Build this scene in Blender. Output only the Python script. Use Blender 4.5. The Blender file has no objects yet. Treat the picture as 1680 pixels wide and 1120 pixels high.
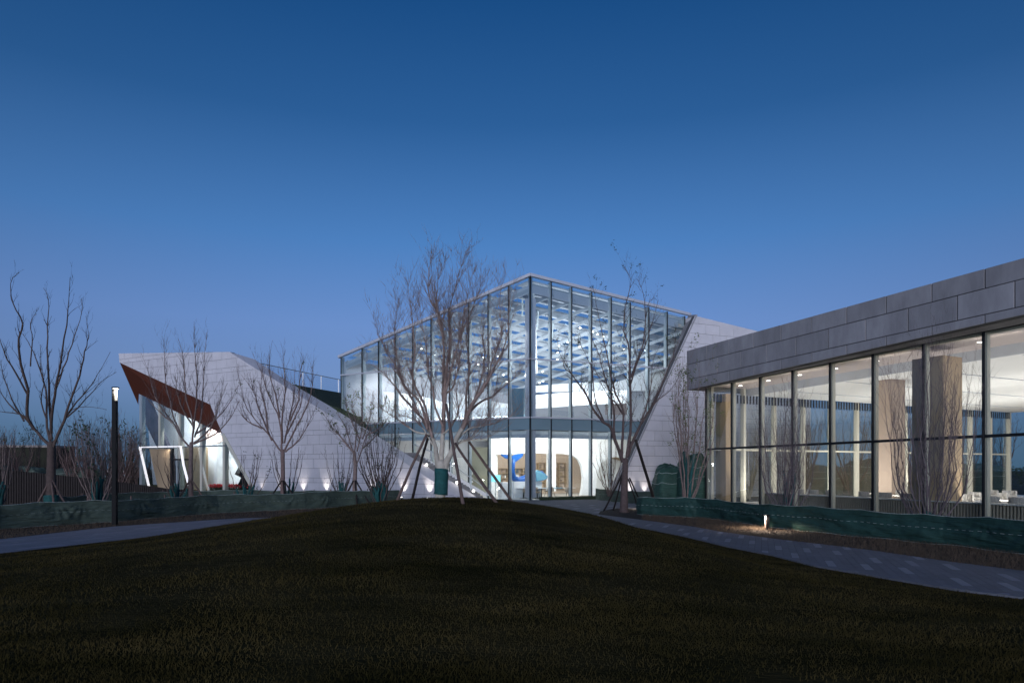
import bpy, math, random
import numpy as np
from mathutils import Vector, Matrix, noise
random.seed(7); np.random.seed(7)
R = math.radians
sc = bpy.context.scene
# ------------------------------------------------------------------ camera
F, CX, HY, E = 1120.0, 840.0, 770.0, 2.1      # focal length in photo pixels, centre, horizon row, eye height in m
cam = bpy.data.cameras.new('camera'); cam_o = bpy.data.objects.new('camera', cam); sc.collection.objects.link(cam_o)
cam_o.location = (0, 0, E); cam_o.rotation_euler = (math.pi/2, 0, 0)
cam.sensor_width = 36; cam.lens = 24; cam.shift_y = 0.125; cam.clip_start = .1; cam.clip_end = 3000
sc.camera = cam_o
# ------------------------------------------------------------------ sky, sun, exposure
SUN_EL, SUN_ROT = 2.0, 185.0                   # just after sunset, glow behind the camera
w = bpy.data.worlds.new('World'); sc.world = w; w.use_nodes = True
nt = w.node_tree; N = nt.nodes; L = nt.links
sky = N.new('ShaderNodeTexSky'); sky.sky_type = 'NISHITA'; sky.sun_disc = False
sky.sun_elevation = R(SUN_EL); sky.sun_rotation = R(SUN_ROT); sky.ozone_density = 6; sky.dust_density = .6
bg = N['Background']
tc = N.new('ShaderNodeTexCoord'); sx = N.new('ShaderNodeSeparateXYZ'); L.new(tc.outputs['Generated'], sx.inputs[0])
ramp = N.new('ShaderNodeValToRGB'); L.new(sx.outputs['Z'], ramp.inputs[0])
def setramp(r, stops):
    e = r.color_ramp.elements
    while len(e) > 1: e.remove(e[-1])
    e[0].position = stops[0][0]; e[0].color = (*stops[0][1], 1)
    for p, c in stops[1:]:
        q = e.new(p); q.color = (*c, 1)
SKY_STR = .10
def sk(c): return tuple(v/SKY_STR/12 for v in c)
setramp(ramp, [(0.0, sk((.095, .20, .34))), (.05, sk((.12, .235, .42))), (.12, sk((.20, .33, .63))), (.20, sk((.18, .33, .70))),
               (.31, sk((.092, .265, .63))), (.45, sk((.033, .145, .40))), (.567, sk((.014, .098, .31))), (1.0, sk((.006, .035, .13)))])
scl = N.new('ShaderNodeMix'); scl.data_type = 'RGBA'; scl.blend_type = 'MULTIPLY'; scl.inputs['Factor'].default_value = 1
L.new(ramp.outputs[0], scl.inputs['A']); sq_ = N.new('ShaderNodeMath'); sq_.operation = 'MULTIPLY'; L.new(sx.outputs['Y'], sq_.inputs[0]); L.new(sx.outputs['Y'], sq_.inputs[1])
mu_ = N.new('ShaderNodeMath'); mu_.operation = 'MULTIPLY_ADD'; L.new(sq_.outputs[0], mu_.inputs[0]); mu_.inputs[1].default_value = 6.6; mu_.inputs[2].default_value = 5.4
L.new(mu_.outputs[0], scl.inputs['B'])
mx = N.new('ShaderNodeMix'); mx.data_type = 'RGBA'; mx.inputs['Factor'].default_value = .86
L.new(sky.outputs[0], mx.inputs['A']); L.new(scl.outputs['Result'], mx.inputs['B'])
L.new(mx.outputs['Result'], bg.inputs[0]); bg.inputs[1].default_value = SKY_STR
sun = bpy.data.lights.new('afterglow_sun', 'SUN'); sun.energy = 2.4; sun.angle = R(36); sun.color = (.82, .86, 1)
so = bpy.data.objects.new('afterglow_sun', sun); sc.collection.objects.link(so); so.rotation_euler = (R(86), 0, R(-10))
vs = sc.view_settings; vs.view_transform = 'Standard'; vs.look = 'None'; vs.exposure = 0; vs.gamma = 1; vs.use_curve_mapping = False
cy = sc.cycles
cy.use_denoising = True; cy.max_bounces = 6; cy.diffuse_bounces = 3; cy.glossy_bounces = 3; cy.transparent_max_bounces = 24
cy.transmission_bounces = 4; cy.sample_clamp_indirect = 2.5; cy.caustics_reflective = False; cy.caustics_refractive = False; cy.blur_glossy = .5
# ------------------------------------------------------------------ helpers
C = sc.collection
def P(px, py, d): return Vector(((px-CX)/F*d, d, E-(py-HY)/F*d))
def G(px, py, z=0):
    d = (E-z)*F/(py-HY); return Vector(((px-CX)/F*d, d, z))
class MB:
    def __init__(s): s.v = []; s.f = []
    def poly(s, pts):
        k = len(s.v); s.v += [tuple(p) for p in pts]; s.f.append(tuple(range(k, k+len(pts)))); return s
    def prism(s, pts, off):
        off = Vector(off); k = len(s.v); n = len(pts)
        s.v += [tuple(p) for p in pts] + [tuple(Vector(p)+off) for p in pts]
        s.f.append(tuple(range(k, k+n))); s.f.append(tuple(range(k+2*n-1, k+n-1, -1)))
        for i in range(n):
            j = (i+1) % n; s.f.append((k+i, k+n+i, k+n+j, k+j))
        return s
    def box(s, o, a, b, c):
        o, a, b, c = map(Vector, (o, a, b, c)); return s.prism([o, o+a, o+a+b, o+b], c)
    def cbox(s, c, sx_, sy_, sz_, rz=0):
        ca, sa = math.cos(rz), math.sin(rz); ux = Vector((ca, sa, 0))*sx_; uy = Vector((-sa, ca, 0))*sy_; uz = Vector((0, 0, sz_))
        return s.box(Vector(c)-ux/2-uy/2-uz/2, ux, uy, uz)
    def bar(s, p, q, wd, ht=None):
        p, q = Vector(p), Vector(q); ht = ht or wd; t = (q-p).normalized()
        a = t.cross(Vector((0, 0, 1)))
        if a.length < 1e-3: a = Vector((1, 0, 0))
        a.normalize(); b = a.cross(t).normalized()
        return s.prism([p-a*wd/2-b*ht/2, p+a*wd/2-b*ht/2, p+a*wd/2+b*ht/2, p-a*wd/2+b*ht/2], q-p)
    def tube(s, pts, rad, n=6, cap=True):
        k0 = len(s.v); m = len(pts); prev = None
        for i, p in enumerate(pts):
            t = (pts[min(i+1, m-1)]-pts[max(i-1, 0)])
            if t.length < 1e-7: t = Vector((0, 0, 1))
            t.normalize()
            if prev is None:
                a = t.cross(Vector((.31, .95, .05)))
                if a.length < .05: a = t.cross(Vector((1, 0, 0)))
            else: a = prev - t*prev.dot(t)
            a.normalize(); prev = a; b = t.cross(a); r = rad[i]
            for j in range(n):
                an = 2*math.pi*j/n; q = p+a*(math.cos(an)*r)+b*(math.sin(an)*r); s.v.append((q.x, q.y, q.z))
        for i in range(m-1):
            for j in range(n):
                j2 = (j+1) % n; s.f.append((k0+i*n+j, k0+i*n+j2, k0+(i+1)*n+j2, k0+(i+1)*n+j))
        if cap:
            s.f.append(tuple(k0+j for j in reversed(range(n)))); s.f.append(tuple(k0+(m-1)*n+j for j in range(n)))
        return s
    def ball(s, c, rx, ry, rz, n=8, m=6):
        k = len(s.v)
        for i in range(m+1):
            th = math.pi*i/m
            for j in range(n):
                ph = 2*math.pi*j/n; s.v.append((c[0]+rx*math.sin(th)*math.cos(ph), c[1]+ry*math.sin(th)*math.sin(ph), c[2]+rz*math.cos(th)))
        for i in range(m):
            for j in range(n):
                j2 = (j+1) % n; s.f.append((k+i*n+j, k+(i+1)*n+j, k+(i+1)*n+j2, k+i*n+j2))
        return s
    def mesh(s, name, smooth=False):
        me = bpy.data.meshes.new(name); me.from_pydata(s.v, [], s.f); me.update()
        if smooth: me.polygons.foreach_set('use_smooth', [True]*len(me.polygons))
        return me
    def build(s, name, mat, parent=None, smooth=False, kind=None):
        me = s.mesh(name, smooth); me.materials.append(mat); return link(name, me, parent, kind)
def link(name, me, parent=None, kind=None, loc=None):
    o = bpy.data.objects.new(name, me); C.objects.link(o)
    if loc is not None: o.location = loc
    if parent is not None:
        o.parent = parent
        if loc is None: o.matrix_parent_inverse = Matrix.Translation(-parent.location)
    if kind: o['kind'] = kind
    return o
def tag(o, label, cat, group=None):
    o['label'] = label; o['category'] = cat
    if group: o['group'] = group
    return o
def thing(name, label, cat, loc=(0, 0, 0), group=None):
    return tag(link(name, None, None, None, Vector(loc)), label, cat, group)
def copy_tree(o, parent=None):
    c = o.copy(); C.objects.link(c); c.parent = parent
    for ch in list(o.children): copy_tree(ch, c)
    return c
def clip(poly, s0, s1, z0, z1):
    for ax, lim, sg in ((0, s0, 1), (0, s1, -1), (1, z0, 1), (1, z1, -1)):
        out = []
        for i in range(len(poly)):
            a, b = poly[i-1], poly[i]; da, db = sg*(a[ax]-lim), sg*(b[ax]-lim)
            if (da >= 0) != (db >= 0):
                t = da/(da-db); out.append((a[0]+(b[0]-a[0])*t, a[1]+(b[1]-a[1])*t))
            if db >= 0: out.append(b)
        poly = out
        if len(poly) < 3: return []
    res = []
    for p in poly:
        if not res or abs(p[0]-res[-1][0])+abs(p[1]-res[-1][1]) > 1e-5: res.append(p)
    if len(res) > 1 and abs(res[0][0]-res[-1][0])+abs(res[0][1]-res[-1][1]) < 1e-5: res.pop()
    return res if len(res) > 2 and abs(area(res)) > 2e-3 else []
def area(p): return sum(p[i-1][0]*p[i][1]-p[i][0]*p[i-1][1] for i in range(len(p)))/2
class Plane:                                    # a vertical plane: origin, level direction u (towards a vanishing point), normal n to the camera
    def __init__(s, px0, d0, v, off=0):
        s.o = Vector(((px0-CX)/F*d0, d0)); s.u = Vector(((v-CX)/F, 1)).normalized()
        s.n = Vector((s.u.y, -s.u.x))
        if s.n.dot(s.o) > 0: s.n = -s.n
        s.o = s.o + s.n*off
    def shift(s, off):
        q = Plane.__new__(Plane); q.o = s.o+s.n*off; q.u = s.u; q.n = s.n; return q
    def s_at(s, px):                            # level coordinate where the view column px meets the plane
        r = Vector(((px-CX)/F, 1)); d = s.o.dot(s.n)/r.dot(s.n); return (r*d-s.o).dot(s.u)
    def d_at(s, px):
        r = Vector(((px-CX)/F, 1)); return s.o.dot(s.n)/r.dot(s.n)
    def im(s, px, py): return (s.s_at(px), E-(py-HY)/F*s.d_at(px))
    def pt(s, a, z, off=0): q = s.o+s.u*a+s.n*off; return Vector((q.x, q.y, z))
    def prism(s, mb, poly, off0, off1):
        q = s.n*(off1-off0); return mb.prism([s.pt(a, z, off0) for a, z in poly], (q.x, q.y, 0))
    def at(s, px, py, off=0):
        q = s.im(px, py); return s.pt(q[0], q[1], off)
# ------------------------------------------------------------------ materials
def mat(name, col, rough=.6, var=.0, scale=3, bump=0, bscale=None, metal=0, emis=None, estr=0, spec=.4, col2=None, stretch=(1, 1, 1)):
    m = bpy.data.materials.new(name); m.use_nodes = True; n = m.node_tree.nodes; l = m.node_tree.links; b = n['Principled BSDF']
    b.inputs['Base Color'].default_value = (*col, 1); b.inputs['Roughness'].default_value = rough
    b.inputs['Metallic'].default_value = metal; b.inputs['Specular IOR Level'].default_value = spec
    if emis: b.inputs['Emission Color'].default_value = (*emis, 1); b.inputs['Emission Strength'].default_value = estr
    t = n.new('ShaderNodeTexCoord'); mp = n.new('ShaderNodeMapping'); l.new(t.outputs['Object'], mp.inputs[0]); mp.inputs['Scale'].default_value = stretch
    if var or col2:
        nz = n.new('ShaderNodeTexNoise'); nz.inputs['Scale'].default_value = scale; nz.inputs['Detail'].default_value = 6; nz.inputs['Roughness'].default_value = .65
        l.new(mp.outputs[0], nz.inputs['Vector']); rp = n.new('ShaderNodeValToRGB'); l.new(nz.outputs['Fac'], rp.inputs[0])
        c2 = col2 or tuple(min(1, c*(1+var)) for c in col); c1 = col if col2 else tuple(c*(1-var) for c in col)
        setramp(rp, [(.32, c1), (.68, c2)])
        oi = n.new('ShaderNodeObjectInfo'); mr = n.new('ShaderNodeMapRange'); l.new(oi.outputs['Random'], mr.inputs[0])
        mr.inputs['To Min'].default_value = 1-var*.6; mr.inputs['To Max'].default_value = 1+var*.6
        mm = n.new('ShaderNodeMix'); mm.data_type = 'RGBA'; mm.blend_type = 'MULTIPLY'; mm.inputs['Factor'].default_value = 1
        l.new(rp.outputs[0], mm.inputs['A']); l.new(mr.outputs[0], mm.inputs['B']); l.new(mm.outputs['Result'], b.inputs['Base Color'])
    if bump:
        nb = n.new('ShaderNodeTexNoise'); nb.inputs['Scale'].default_value = bscale or scale*4; nb.inputs['Detail'].default_value = 5
        l.new(mp.outputs[0], nb.inputs['Vector']); bp = n.new('ShaderNodeBump'); bp.inputs['Strength'].default_value = bump; bp.inputs['Distance'].default_value = .03
        l.new(nb.outputs['Fac'], bp.inputs['Height']); l.new(bp.outputs[0], b.inputs['Normal'])
    return m
def glass(name, tint=(.93, .96, .96), ior=1.5, boost=1.0):
    m = bpy.data.materials.new(name); m.use_nodes = True; n = m.node_tree.nodes; l = m.node_tree.links
    n.remove(n['Principled BSDF']); out = n['Material Output']
    tr = n.new('ShaderNodeBsdfTransparent'); tr.inputs[0].default_value = (*tint, 1)
    gl = n.new('ShaderNodeBsdfGlossy'); gl.inputs['Roughness'].default_value = .01; gl.inputs['Color'].default_value = (.9, .95, 1, 1)
    fr = n.new('ShaderNodeFresnel'); ge_ = n.new('ShaderNodeNewGeometry'); mr = n.new('ShaderNodeMapRange')   # thin sheet: both faces reflect like the outer one
    l.new(ge_.outputs['Backfacing'], mr.inputs[0]); mr.inputs['To Min'].default_value = ior; mr.inputs['To Max'].default_value = 1/ior; l.new(mr.outputs[0], fr.inputs[0])
    ma = n.new('ShaderNodeMath'); ma.operation = 'MULTIPLY'; ma.inputs[1].default_value = boost; ma.use_clamp = True; l.new(fr.outputs[0], ma.inputs[0])
    mi = n.new('ShaderNodeMixShader'); l.new(ma.outputs[0], mi.inputs[0]); l.new(tr.outputs[0], mi.inputs[1]); l.new(gl.outputs[0], mi.inputs[2]); l.new(mi.outputs[0], out.inputs[0])
    return m
def tarpm(name, col, rough):
    m = mat(name, col, rough, .22, 2.5, spec=.2); n = m.node_tree.nodes; l = m.node_tree.links; b = n['Principled BSDF']
    t = n.new('ShaderNodeTexCoord'); acc = None
    for ang, sc_, st in ((38, (.35, .35, 2.6), .9), (-42, (.4, .4, 2.2), .8), (8, (.6, .6, 4.5), .5)):
        mp = n.new('ShaderNodeMapping'); mp.inputs['Rotation'].default_value = (0, R(ang), 0); mp.inputs['Scale'].default_value = sc_
        l.new(t.outputs['Object'], mp.inputs[0]); nz = n.new('ShaderNodeTexNoise'); nz.inputs['Scale'].default_value = 2.2; nz.inputs['Detail'].default_value = 1.5
        nz.inputs['Distortion'].default_value = .6; l.new(mp.outputs[0], nz.inputs['Vector'])
        a1 = n.new('ShaderNodeMath'); a1.operation = 'SUBTRACT'; l.new(nz.outputs['Fac'], a1.inputs[0]); a1.inputs[1].default_value = .5
        a2 = n.new('ShaderNodeMath'); a2.operation = 'ABSOLUTE'; l.new(a1.outputs[0], a2.inputs[0])
        a3 = n.new('ShaderNodeMath'); a3.operation = 'MULTIPLY_ADD'; l.new(a2.outputs[0], a3.inputs[0]); a3.inputs[1].default_value = st
        if acc: l.new(acc, a3.inputs[2])
        else: a3.inputs[2].default_value = 0
        acc = a3.outputs[0]
    bp = n.new('ShaderNodeBump'); bp.inputs['Strength'].default_value = 1; bp.inputs['Distance'].default_value = .10; l.new(acc, bp.inputs['Height']); l.new(bp.outputs[0], b.inputs['Normal'])
    return m
M = dict(
 stone=mat('pale_stone', (.61, .585, .62), .7, .07, .9, .12, 40),
 stone_gap=mat('dark_joint', (.10, .10, .11), .9),  # dark core behind the cladding, showing in the open joints
 fascia=mat('grey_stone', (.315, .305, .32), .75, .2, 1.3, .2, 60, stretch=(1, 1, .35)),
 wood_dk=mat('red_brown_wood', (.115, .033, .019), .5, .14, 3, .1, stretch=(1, 1, 6)),
 wood=mat('light_wood', (.42, .31, .20), .5, .08, 3, stretch=(3, 3, .3)),
 beige=mat('beige_wall', (.60, .47, .37), .7, .04, 1),
 greyw=mat('pale_lavender_wall', (.50, .50, .54), .7, .03, 1),
 tan=mat('tan_panel', (.40, .31, .25), .7, .05, 1),
 white=mat('white_plaster', (.80, .80, .80), .6, .02, 1),
 white_gloss=mat('white_lacquer', (.85, .85, .86), .3),
 ceil=mat('grey_ceiling', (.52, .55, .61), .7, .05, 2),
 beam=mat('blue_grey_steel', (.40, .43, .47), .5, .03, 2),
 warmceil=mat('warm_ceiling', (.50, .43, .41), .7, .03, 1),
 floor=mat('polished_floor', (.68, .67, .65), .25, .05, 1),
 steel=mat('dark_steel', (.025, .027, .03), .35, metal=.4),
 fin=mat('pale_metal', (.42, .47, .50), .4, metal=.2),
 finw=mat('cream_metal', (.60, .57, .48), .5),
 coping=mat('silver_metal', (.62, .62, .66), .4, metal=.3),
 black=mat('black_paint', (.004, .004, .005), .6, spec=.2),
 glass=glass('clear_glass', (.90, .945, .955), 1.52, 1.7),
 glassp=glass('pavilion_glass', (.93, .95, .94), 1.5, 1.35),
 skyl=glass('skylight_glass', (.75, .88, .95), 1.45, 1.0),
 rail=glass('railing_glass', (.93, .95, .97), 1.4, 1.0),
 spandrel=mat('blue_grey_spandrel', (.17, .25, .29), .18, .03, 1, spec=.6),
 spandrel2=mat('slate_panel', (.12, .15, .17), .3, .05, 1),
 green=mat('green_roof', (.050, .068, .030), .95, .4, 3, .8, 25),
 tarp_l=tarpm('olive_green_tarp', (.085, .112, .088), .7),
 tarp_r=tarpm('teal_green_tarp', (.022, .056, .048), .6),
 tarp_b=tarpm('mid_green_tarp', (.052, .115, .088), .5),
 rope=mat('pale_cord', (.40, .46, .42), .8, .3, 30),
 bark=mat('grey_brown_bark', (.24, .175, .155), .85, .25, 8, .5, 30),
 bark_dk=mat('dark_bark', (.105, .074, .065), .9, .25, 8, .5, 30),
 bark_pl=mat('dusky_bark', (.125, .088, .082), .85, .25, 8, .5, 30),
 bark_up=mat('warm_bark', (.30, .215, .185), .85, .25, 8, .5, 30),
 bark_wh=mat('whitish_lit_bark', (.52, .46, .38), .85, .22, 6, .5, 25),  # whitish; on the mound tree this colour carries the lamp-lit look
 bark_gr=mat('greyish_bark', (.15, .12, .125), .85, .25, 8, .5, 30),
 bark_lt=mat('pale_bark', (.33, .27, .23), .85, .2, 8, .5, 30),
 bark_red=mat('reddish_bark', (.21, .14, .125), .85, .25, 8, .5, 30),
 wrap=mat('green_trunk_wrap', (.014, .085, .082), .8, .25, 8, .6, 25),
 pole=mat('rough_pole', (.15, .10, .085), .85, .2, 6, .5, 20),
 pole_dk=mat('dark_pole', (.03, .022, .02), .8, .2, 6),
 leaf=mat('yellow_green_leaf', (.10, .14, .03), .7, .3, 6),
 leaf_dk=mat('dark_leaf', (.04, .06, .03), .7, .3, 6),
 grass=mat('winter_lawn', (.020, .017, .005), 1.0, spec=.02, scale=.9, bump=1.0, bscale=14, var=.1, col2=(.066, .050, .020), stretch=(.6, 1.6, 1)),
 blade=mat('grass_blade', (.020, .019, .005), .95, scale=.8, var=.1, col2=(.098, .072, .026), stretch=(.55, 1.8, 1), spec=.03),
 dry=mat('dry_grass', (.105, .074, .05), .85, .3, 5),
 mulch=mat('brown_mulch', (.032, .022, .016), .95, .4, 14, 1, 30),
 soil=mat('dark_field', (.035, .035, .022), .95, .3, .2, .5, 3),
 paver=mat('grey_paver', (.155, .158, .183), .75, .10, 2.5, .25, 40),
 paver_lt=mat('light_paver', (.27, .275, .31), .75, .08, 2.5, .2, 40),
 paver_p=mat('pinkish_paver', (.22, .205, .225), .75, .12, 2.5, .25, 40),
 paver_q=mat('pale_pinkish_paver', (.27, .25, .27), .75, .1, 2.5, .25, 40),
 joint=mat('paving_joint', (.06, .06, .065), .9),
 whale=mat('blue_sculpture', (.012, .085, .32), .3, .1, 2),
 whale_lt=mat('light_blue_paint', (.16, .38, .52), .3, .1, 2),
 red=mat('red_flower', (.65, .03, .04), .6, .2, 8),
 pink=mat('pink_disc', (.40, .29, .25), .5, .3, .7, .2),
 screen=mat('lit_screen', (.1, .4, .5), .3, emis=(.35, .85, .9), estr=1.1),
 lampw=mat('lamp_white', (1, 1, 1), .5, emis=(1, .95, .86), estr=9),
 lampc=mat('lamp_cool', (1, 1, 1), .5, emis=(.93, .97, 1), estr=7),
 strip=mat('light_strip', (1, 1, 1), .5, emis=(1, .97, .99), estr=.75),
 books=mat('shelf_goods', (.25, .19, .15), .7, .5, 3),
 flute=mat('fluted_concrete', (.30, .27, .225), .8, .08, 3),
 seatw=mat('off_white_leather', (.42, .40, .38), .5, .04, 3),
 fabric=mat('cream_fabric', (.40, .33, .27), .9, .05, 10, .2),
 brick_far=mat('far_brick', (.18, .10, .08), .9, .2, .3),
 pale_far=mat('far_pale', (.35, .30, .27), .9, .1, .3),
)
def lamp(name, kind, loc, energy, color=(1, .95, .88), rot=(0, 0, 0), size=1, size_y=None, spot=None, blend=.6):
    l = bpy.data.lights.new(name, kind); l.energy = energy; l.color = color
    if kind == 'AREA':
        l.size = size
        if size_y: l.shape = 'RECTANGLE'; l.size_y = size_y
    if kind in ('SPOT', 'POINT'): l.shadow_soft_size = size
    if spot: l.spot_size = R(spot); l.spot_blend = blend
    o = bpy.data.objects.new(name, l); C.objects.link(o); o.location = loc; o.rotation_euler = rot; return o
def aim(o, d): o.rotation_euler = Vector(d).to_track_quat('-Z', 'Y').to_euler()
# panels: rectangles in rows clipped to an outline; the largest 300 are objects, the rest one stuff part
def panel_wall(pl, outline, s0, width, rows, parent, m, thick, proud, gap=.02, first=0, vgap=None, name='panel', half=.5, limit=300):
    smin, smax = min(p[0] for p in outline), max(p[0] for p in outline)
    items = []
    for r in range(len(rows)-1):
        z0, z1 = rows[r], rows[r+1]; st = s0+(half*width if (r+first) % 2 else 0)
        k0 = math.floor((smin-st)/width); k1 = math.ceil((smax-st)/width)
        for k in range(k0, k1):
            a = st+k*width; q = clip(outline, a+(vgap or gap)/2, a+width-(vgap or gap)/2, z0+gap/2, z1-gap/2)
            if q: items.append((abs(area(q)), q))
    items.sort(key=lambda t: -t[0])
    rest = MB()
    for i, (ar, q) in enumerate(items):
        jit = random.uniform(-.003, .003)
        if i < limit: mb = MB(); pl.prism(mb, q, proud-thick, proud+jit); mb.build(name, m, parent)
        else: pl.prism(rest, q, proud-thick, proud+jit)
    if rest.v: rest.build(name+'_remainder', m, parent, kind='stuff')
    return len(items)
def rowset(z0, z1, pattern, start=0):
    z = [z0]; i = start
    while z[-1] < z1: z.append(z[-1]+pattern[i % len(pattern)]); i += 1
    return z
# ================================================================== ground
ground = MB().poly([(-900, -60, -.06), (900, -60, -.06), (900, 2400, -.06), (-900, 2400, -.06)]).build('ground', M['soil'], kind='structure')
# lawn boundary from the two paths
LB = [G(464, 849), G(381, 852.6), G(357, 866), G(253, 880), G(178, 888), G(0, 908), G(-260, 936), G(-900, 1010)]
RB = [G(1680, 981), G(1575, 968.6), G(1343.7, 929.5), G(1275, 912), G(1200, 897.5), G(1126.7, 880), G(1060, 866.7), G(973, 853.5), G(917.7, 837)]
def lerpb(pts, y):
    if y <= pts[0].y: return pts[0].x
    for a, b in zip(pts, pts[1:]):
        if a.y <= y <= b.y: return a.x+(b.x-a.x)*(y-a.y)/(b.y-a.y)
    return pts[-1].x
LS = sorted([Vector((p.x, p.y)) for p in LB if p.y > 3] + [Vector((-14.5, 11)), Vector((-16, 4)), Vector((-16, -12))], key=lambda p: p.y)
LS = [p for p in LS if not (p.y < 15 and p.x not in (-14.5, -16))]
RS = sorted([Vector((p.x, p.y)) for p in RB] + [Vector((9.6, 8)), Vector((11.5, 4)), Vector((14, -12))], key=lambda p: p.y)
YEND = 36.0
def sm(t): t = max(0, min(1, t)); return t*t*(3-2*t)
def lawn_z(x, y):
    xl, xr = lerpb(LS, y), lerpb(RS, y)
    sxx = 6.6 if x < -1.7 else 5.6
    syy = 10.5 if y < 19 else 8.5
    g = 1.27*math.exp(-((x+1.7)/sxx)**2-((y-19)/syy)**2)
    e = min(sm((x-xl)/3.2), sm((xr-x)/3.2), sm((YEND+4-y)/9))
    return g*e + .03*e
def lawn_hit(px, py, d0=6, d1=34):
    d = d0
    while d < d1:
        p = P(px, py, d)
        if p.z <= lawn_z(p.x, p.y): return p
        d += .05
    return None
NX, NY = 110, 150
v = []; f = []
for j in range(NY+1):
    y = -12+(YEND+12)*(j/NY)
    xl, xr = lerpb(LS, y), lerpb(RS, y)
    for i in range(NX+1):
        x = xl+(xr-xl)*i/NX
        v.append((x, y, lawn_z(x, y)+.02*noise.noise(Vector((x*.8, y*.8, 0)))*min(1, 4*i/NX, 4*(NX-i)/NX)))
for j in range(NY):
    for i in range(NX): k = j*(NX+1)+i; f.append((k, k+1, k+NX+2, k+NX+1))
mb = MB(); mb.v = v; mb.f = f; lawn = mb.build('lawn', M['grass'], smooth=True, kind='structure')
def blades(name, pts, hmin, hmax, wd, m, lean=.5):
    n = len(pts); a = np.random.uniform(0, 2*np.pi, n); h = np.random.uniform(hmin, hmax, n); la = np.random.uniform(0, 2*np.pi, n); ll = np.random.uniform(0, lean, n)*h
    p = np.array(pts, dtype=np.float32); co = np.zeros((n, 3, 3), np.float32)
    dx, dy = np.cos(a)*wd/2, np.sin(a)*wd/2
    co[:, 0] = p; co[:, 0, 0] -= dx; co[:, 0, 1] -= dy; co[:, 1] = p; co[:, 1, 0] += dx; co[:, 1, 1] += dy
    co[:, 2] = p; co[:, 2, 0] += np.cos(la)*ll; co[:, 2, 1] += np.sin(la)*ll; co[:, 2, 2] += h
    me = bpy.data.meshes.new(name); me.vertices.add(3*n); me.vertices.foreach_set('co', co.ravel())
    me.loops.add(3*n); me.loops.foreach_set('vertex_index', np.arange(3*n, dtype=np.int32))
    me.polygons.add(n); me.polygons.foreach_set('loop_start', np.arange(0, 3*n, 3, dtype=np.int32)); me.polygons.foreach_set('loop_total', np.full(n, 3, dtype=np.int32))
    me.update(calc_edges=True); me.materials.append(m); return link(name, me, kind='stuff')
pts = []
def patch(x, y): return noise.noise(Vector((x*.35, y*.9, 3.3)))+.5*noise.noise(Vector((x*1.6, y*2.2, 1)))
while len(pts) < 210000:
    d = 4.5+random.random()**1.6*27; x = random.uniform(-.80, .80)*d
    xl, xr = lerpb(LS, d), lerpb(RS, d)
    if not (xl < x < xr): continue
    if random.random() > .55+.6*patch(x, d): continue
    pts.append((x, d, lawn_z(x, d)-.005))
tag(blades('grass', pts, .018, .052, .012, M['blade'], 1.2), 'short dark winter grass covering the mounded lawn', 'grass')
# ------------------------------------------------------------------ paths
def path(name, outline, ang, pw, plen, z, light, parent_mat, pm=None):
    pm = pm or (M['paver'], M['paver_lt'])
    base = MB().poly([(p[0], p[1], z) for p in outline]).build(name, parent_mat, kind='structure')
    u = Vector((math.sin(ang), math.cos(ang))); n = Vector((u.y, -u.x))
    q = [(Vector(p).dot(n), Vector(p).dot(u)) for p in outline]
    a0, a1 = min(t[0] for t in q), max(t[0] for t in q); b0, b1 = min(t[1] for t in q), max(t[1] for t in q)
    items = []; k = 0; a = a0
    while a < a1:
        b = b0-(k % 3)*plen/3.0
        m_ = 0
        while b < b1:
            c = clip(q, a+.004, a+pw-.004, b+.004, b+plen-.004)
            if c:
                cx = sum(t[0] for t in c)/len(c); cyy = sum(t[1] for t in c)/len(c); w_ = n*cx+u*cyy
                items.append((abs(area(c))/max(4, w_.y)**3, c, k % 2 == 0 and (k//2*2+m_+k//6) % 4 == 0))
            b += plen; m_ += 1
        a += pw; k += 1
    items.sort(key=lambda t: -t[0]); rest = MB()
    for i, (s_, c, lt) in enumerate(items):
        pts_ = [tuple(n*t[0]+u*t[1])+(z+.012+random.uniform(0, .003),) for t in c]
        if area([(p[0], p[1]) for p in pts_]) < 0: pts_ = pts_[::-1]
        if i < 300: mb = MB(); mb.prism(pts_, (0, 0, -.011)); mb.build('paver', pm[1] if lt else pm[0], base)
        else: rest.prism(pts_, (0, 0, -.011))
    if rest.v: rest.build('paver_remainder', pm[0], base, kind='stuff')
    return base
up = [G(981.7, 844), G(1053, 853), G(1143, 865), G(1180, 872), G(1284, 885.6), G(1366, 895), G(1430, 903), G(1550, 920.6), G(1680, 937), G(1950, 975)]
lo = [G(1950, 1040), G(1680, 981), G(1575, 968.6), G(1343.7, 929.5), G(1275, 912), G(1200, 897.5), G(1126.7, 880), G(1060, 866.7), G(1010, 859)]
path('path', [(p.x, p.y) for p in up+lo], math.atan((1250-840)/1120), .17, .95, .004, 1, M['joint'])
mbk = MB(); lo_ = [G(1680, 981), G(1575, 968.6), G(1343.7, 929.5), G(1275, 912), G(1200, 897.5), G(1126.7, 880), G(1060, 866.7), G(1010, 859)]
for a_, b_ in zip(lo_, lo_[1:]):
    t_ = (b_-a_).normalized(); n_ = Vector((t_.y, -t_.x, 0))*-.11; kn = max(1, int((b_-a_).length/1.0))
    for i in range(kn): p_ = a_.lerp(b_, i/kn); q_ = a_.lerp(b_, (i+1)/kn)-t_*.012; MB().prism([p_+Vector((0, 0, .0)), q_, q_+n_, p_+n_], (0, 0, .035)).build('kerb_stone', M['paver'], bpy.data.objects['path'])
upL = [G(464, 848.2), G(381, 851), G(184, 864), G(0, 885), G(-200, 905)]
loL = [G(-200, 932), G(0, 908), G(178, 888), G(253, 880), G(357, 866), G(464, 849.4)]
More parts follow.
